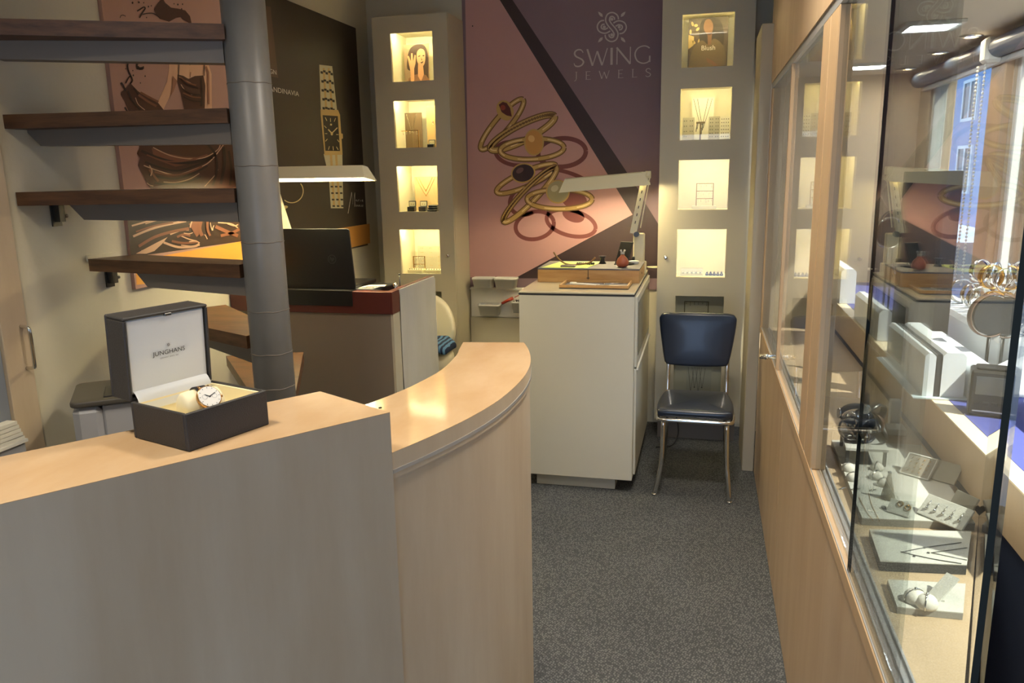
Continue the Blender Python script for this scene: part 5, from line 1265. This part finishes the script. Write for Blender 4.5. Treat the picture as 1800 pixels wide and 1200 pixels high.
def stand_bangle(label, x, y, zc, r, m, rot):
    t = thing('bracelet_stand', 'black stand holding '+label, 'stand', (x, y, ZP))
    MB().tube([(x, y, ZP+.002), (x, y, zc-r+.004)], .005, 8).lathe([(.02,ZP),(.02,ZP+.004),(.008,ZP+.01)], x, y, 18).build('post', M('black'), t)
    MB().lathe([(r*.93,-.008),(r*.95,.008)], 0, 0, 24, Matrix.Translation((x, y, zc)) @ Matrix.Rotation(math.radians(rot), 4, 'Z') @ Matrix.Rotation(math.pi/2, 4, 'X')).build('disc', flat('dark grey disc', (34,36,38), .5), t)
    bangle('wristwatch', label, Vector((x, y, zc)), r, 90, rot, m, 'watches on round stands', .008)
stand_bangle('large brown and steel watch around a dark disc beside the radio', .836, 2.56, 1.165, .062, strapm[4], 18)
stand_bangle('steel watch around a dark disc left of the black panel', .76, 3.62, 1.33, .062, M('silver'), 25)
stand_bangle('steel watch around a dark disc low beside the far blocks', .745, 3.18, 1.24, .05, M('silver'), -20)
stand_bangle('dark watch around a disc near the far end of the window', .84, 3.90, 1.35, .06, M('steel_dark'), 10)
# blue backed panel at the near end of the platform
bp2 = thing('laminate_board', 'blue laminate panel standing at the near end of the window platform', 'board', (.95, 1.68, ZP))
MB().bev(.725, 1.08, 1.55, 1.565, ZP, 1.30, .002).build('panel', mat('bright blue panel', (96,140,190), .35), bp2)
MB().bev(.73, 1.07, 1.565, 1.62, ZP, ZP+.008, .002).build('foot', M('white_plastic'), bp2)
tag(MB().bev(.71,.80,1.45,1.53,ZP,ZP+.055,.003).build('small_block', M('riser')), 'small white block before the blue panel', 'block')

# blind, bead chain, lamps in the soffit
rb_ = thing('roller_blind', 'dark blue roller blind tube under the window soffit', 'roller blind', (1.075, 2.5, 2.0))
MB().tube([(1.075,.40,2.045),(1.075,4.72,2.045)], .038, 20).build('tube', flat('blue grey tube', (62,74,98), .35), rb_)
MB().bev(1.085,1.105,.45,4.68,1.985,2.008,.002).build('bottom_bar', M('alu'), rb_)
MB().bev(1.03,1.115,3.52,3.60,1.99,2.085,.012).build('bracket', M('white_plastic'), rb_)
for dy in (0, .09):
    b = MB()
    for k in range(58): b.sphere((1.045, 3.56+dy+.0004*k, 1.985-.0152*k), .0056, 6, 4)
    b.tube([(1.045,3.56+dy,1.985),(1.045,3.583+dy,1.105)], .0012, 4)
    b.build('bead_chain', M('white_plastic'), rb_)
lmp = mat('lit diffuser', (255,255,255), .5, emit=(240,246,255), estr=45); spm = mat('spot bulb', (255,255,255), .5, emit=(255,236,204), estr=160)
for i, (x, y) in enumerate(((.77, 3.30), (.77, 4.45))):
    t = thing('soffit_lamp', ['square recessed lamp in the soffit above the black panel','square recessed lamp at the far end of the soffit'][i], 'ceiling lamp', (x, y, ZB-.012), 'square soffit lamps')
    MB().bev(x-.10,x+.10,y-.10,y-.075,ZB-.014,ZB-.0005,.002).bev(x-.10,x+.10,y+.075,y+.10,ZB-.014,ZB-.0005,.002).bev(x-.10,x-.075,y-.075,y+.075,ZB-.014,ZB-.0005,.002).bev(x+.075,x+.10,y-.075,y+.075,ZB-.014,ZB-.0005,.002).build('frame', M('white_plastic'), t)
    MB().box(x-.075,x+.075,y-.075,y+.075,ZB-.006,ZB-.0005).build('diffuser', lmp, t)
for i, y in enumerate((3.62, 4.08, 4.66)):
    x = 1.0; t = thing('spot_lamp', ['round spot lamp nearest in the soffit by the blind','middle round spot lamp in the soffit by the blind','farthest round spot lamp in the soffit by the blind'][i], 'spot lamp', (x, y, ZB-.01), 'round soffit spots')
    MB().lathe([(.028,ZB-.0005),(.045,ZB-.0005),(.045,ZB-.006),(.028,ZB-.009)], x, y, 24, None, False).build('ring', M('chrome'), t)
    MB().lathe([(.001,ZB-.004),(.027,ZB-.004)], x, y, 20, None, False).build('bulb', spm, t)
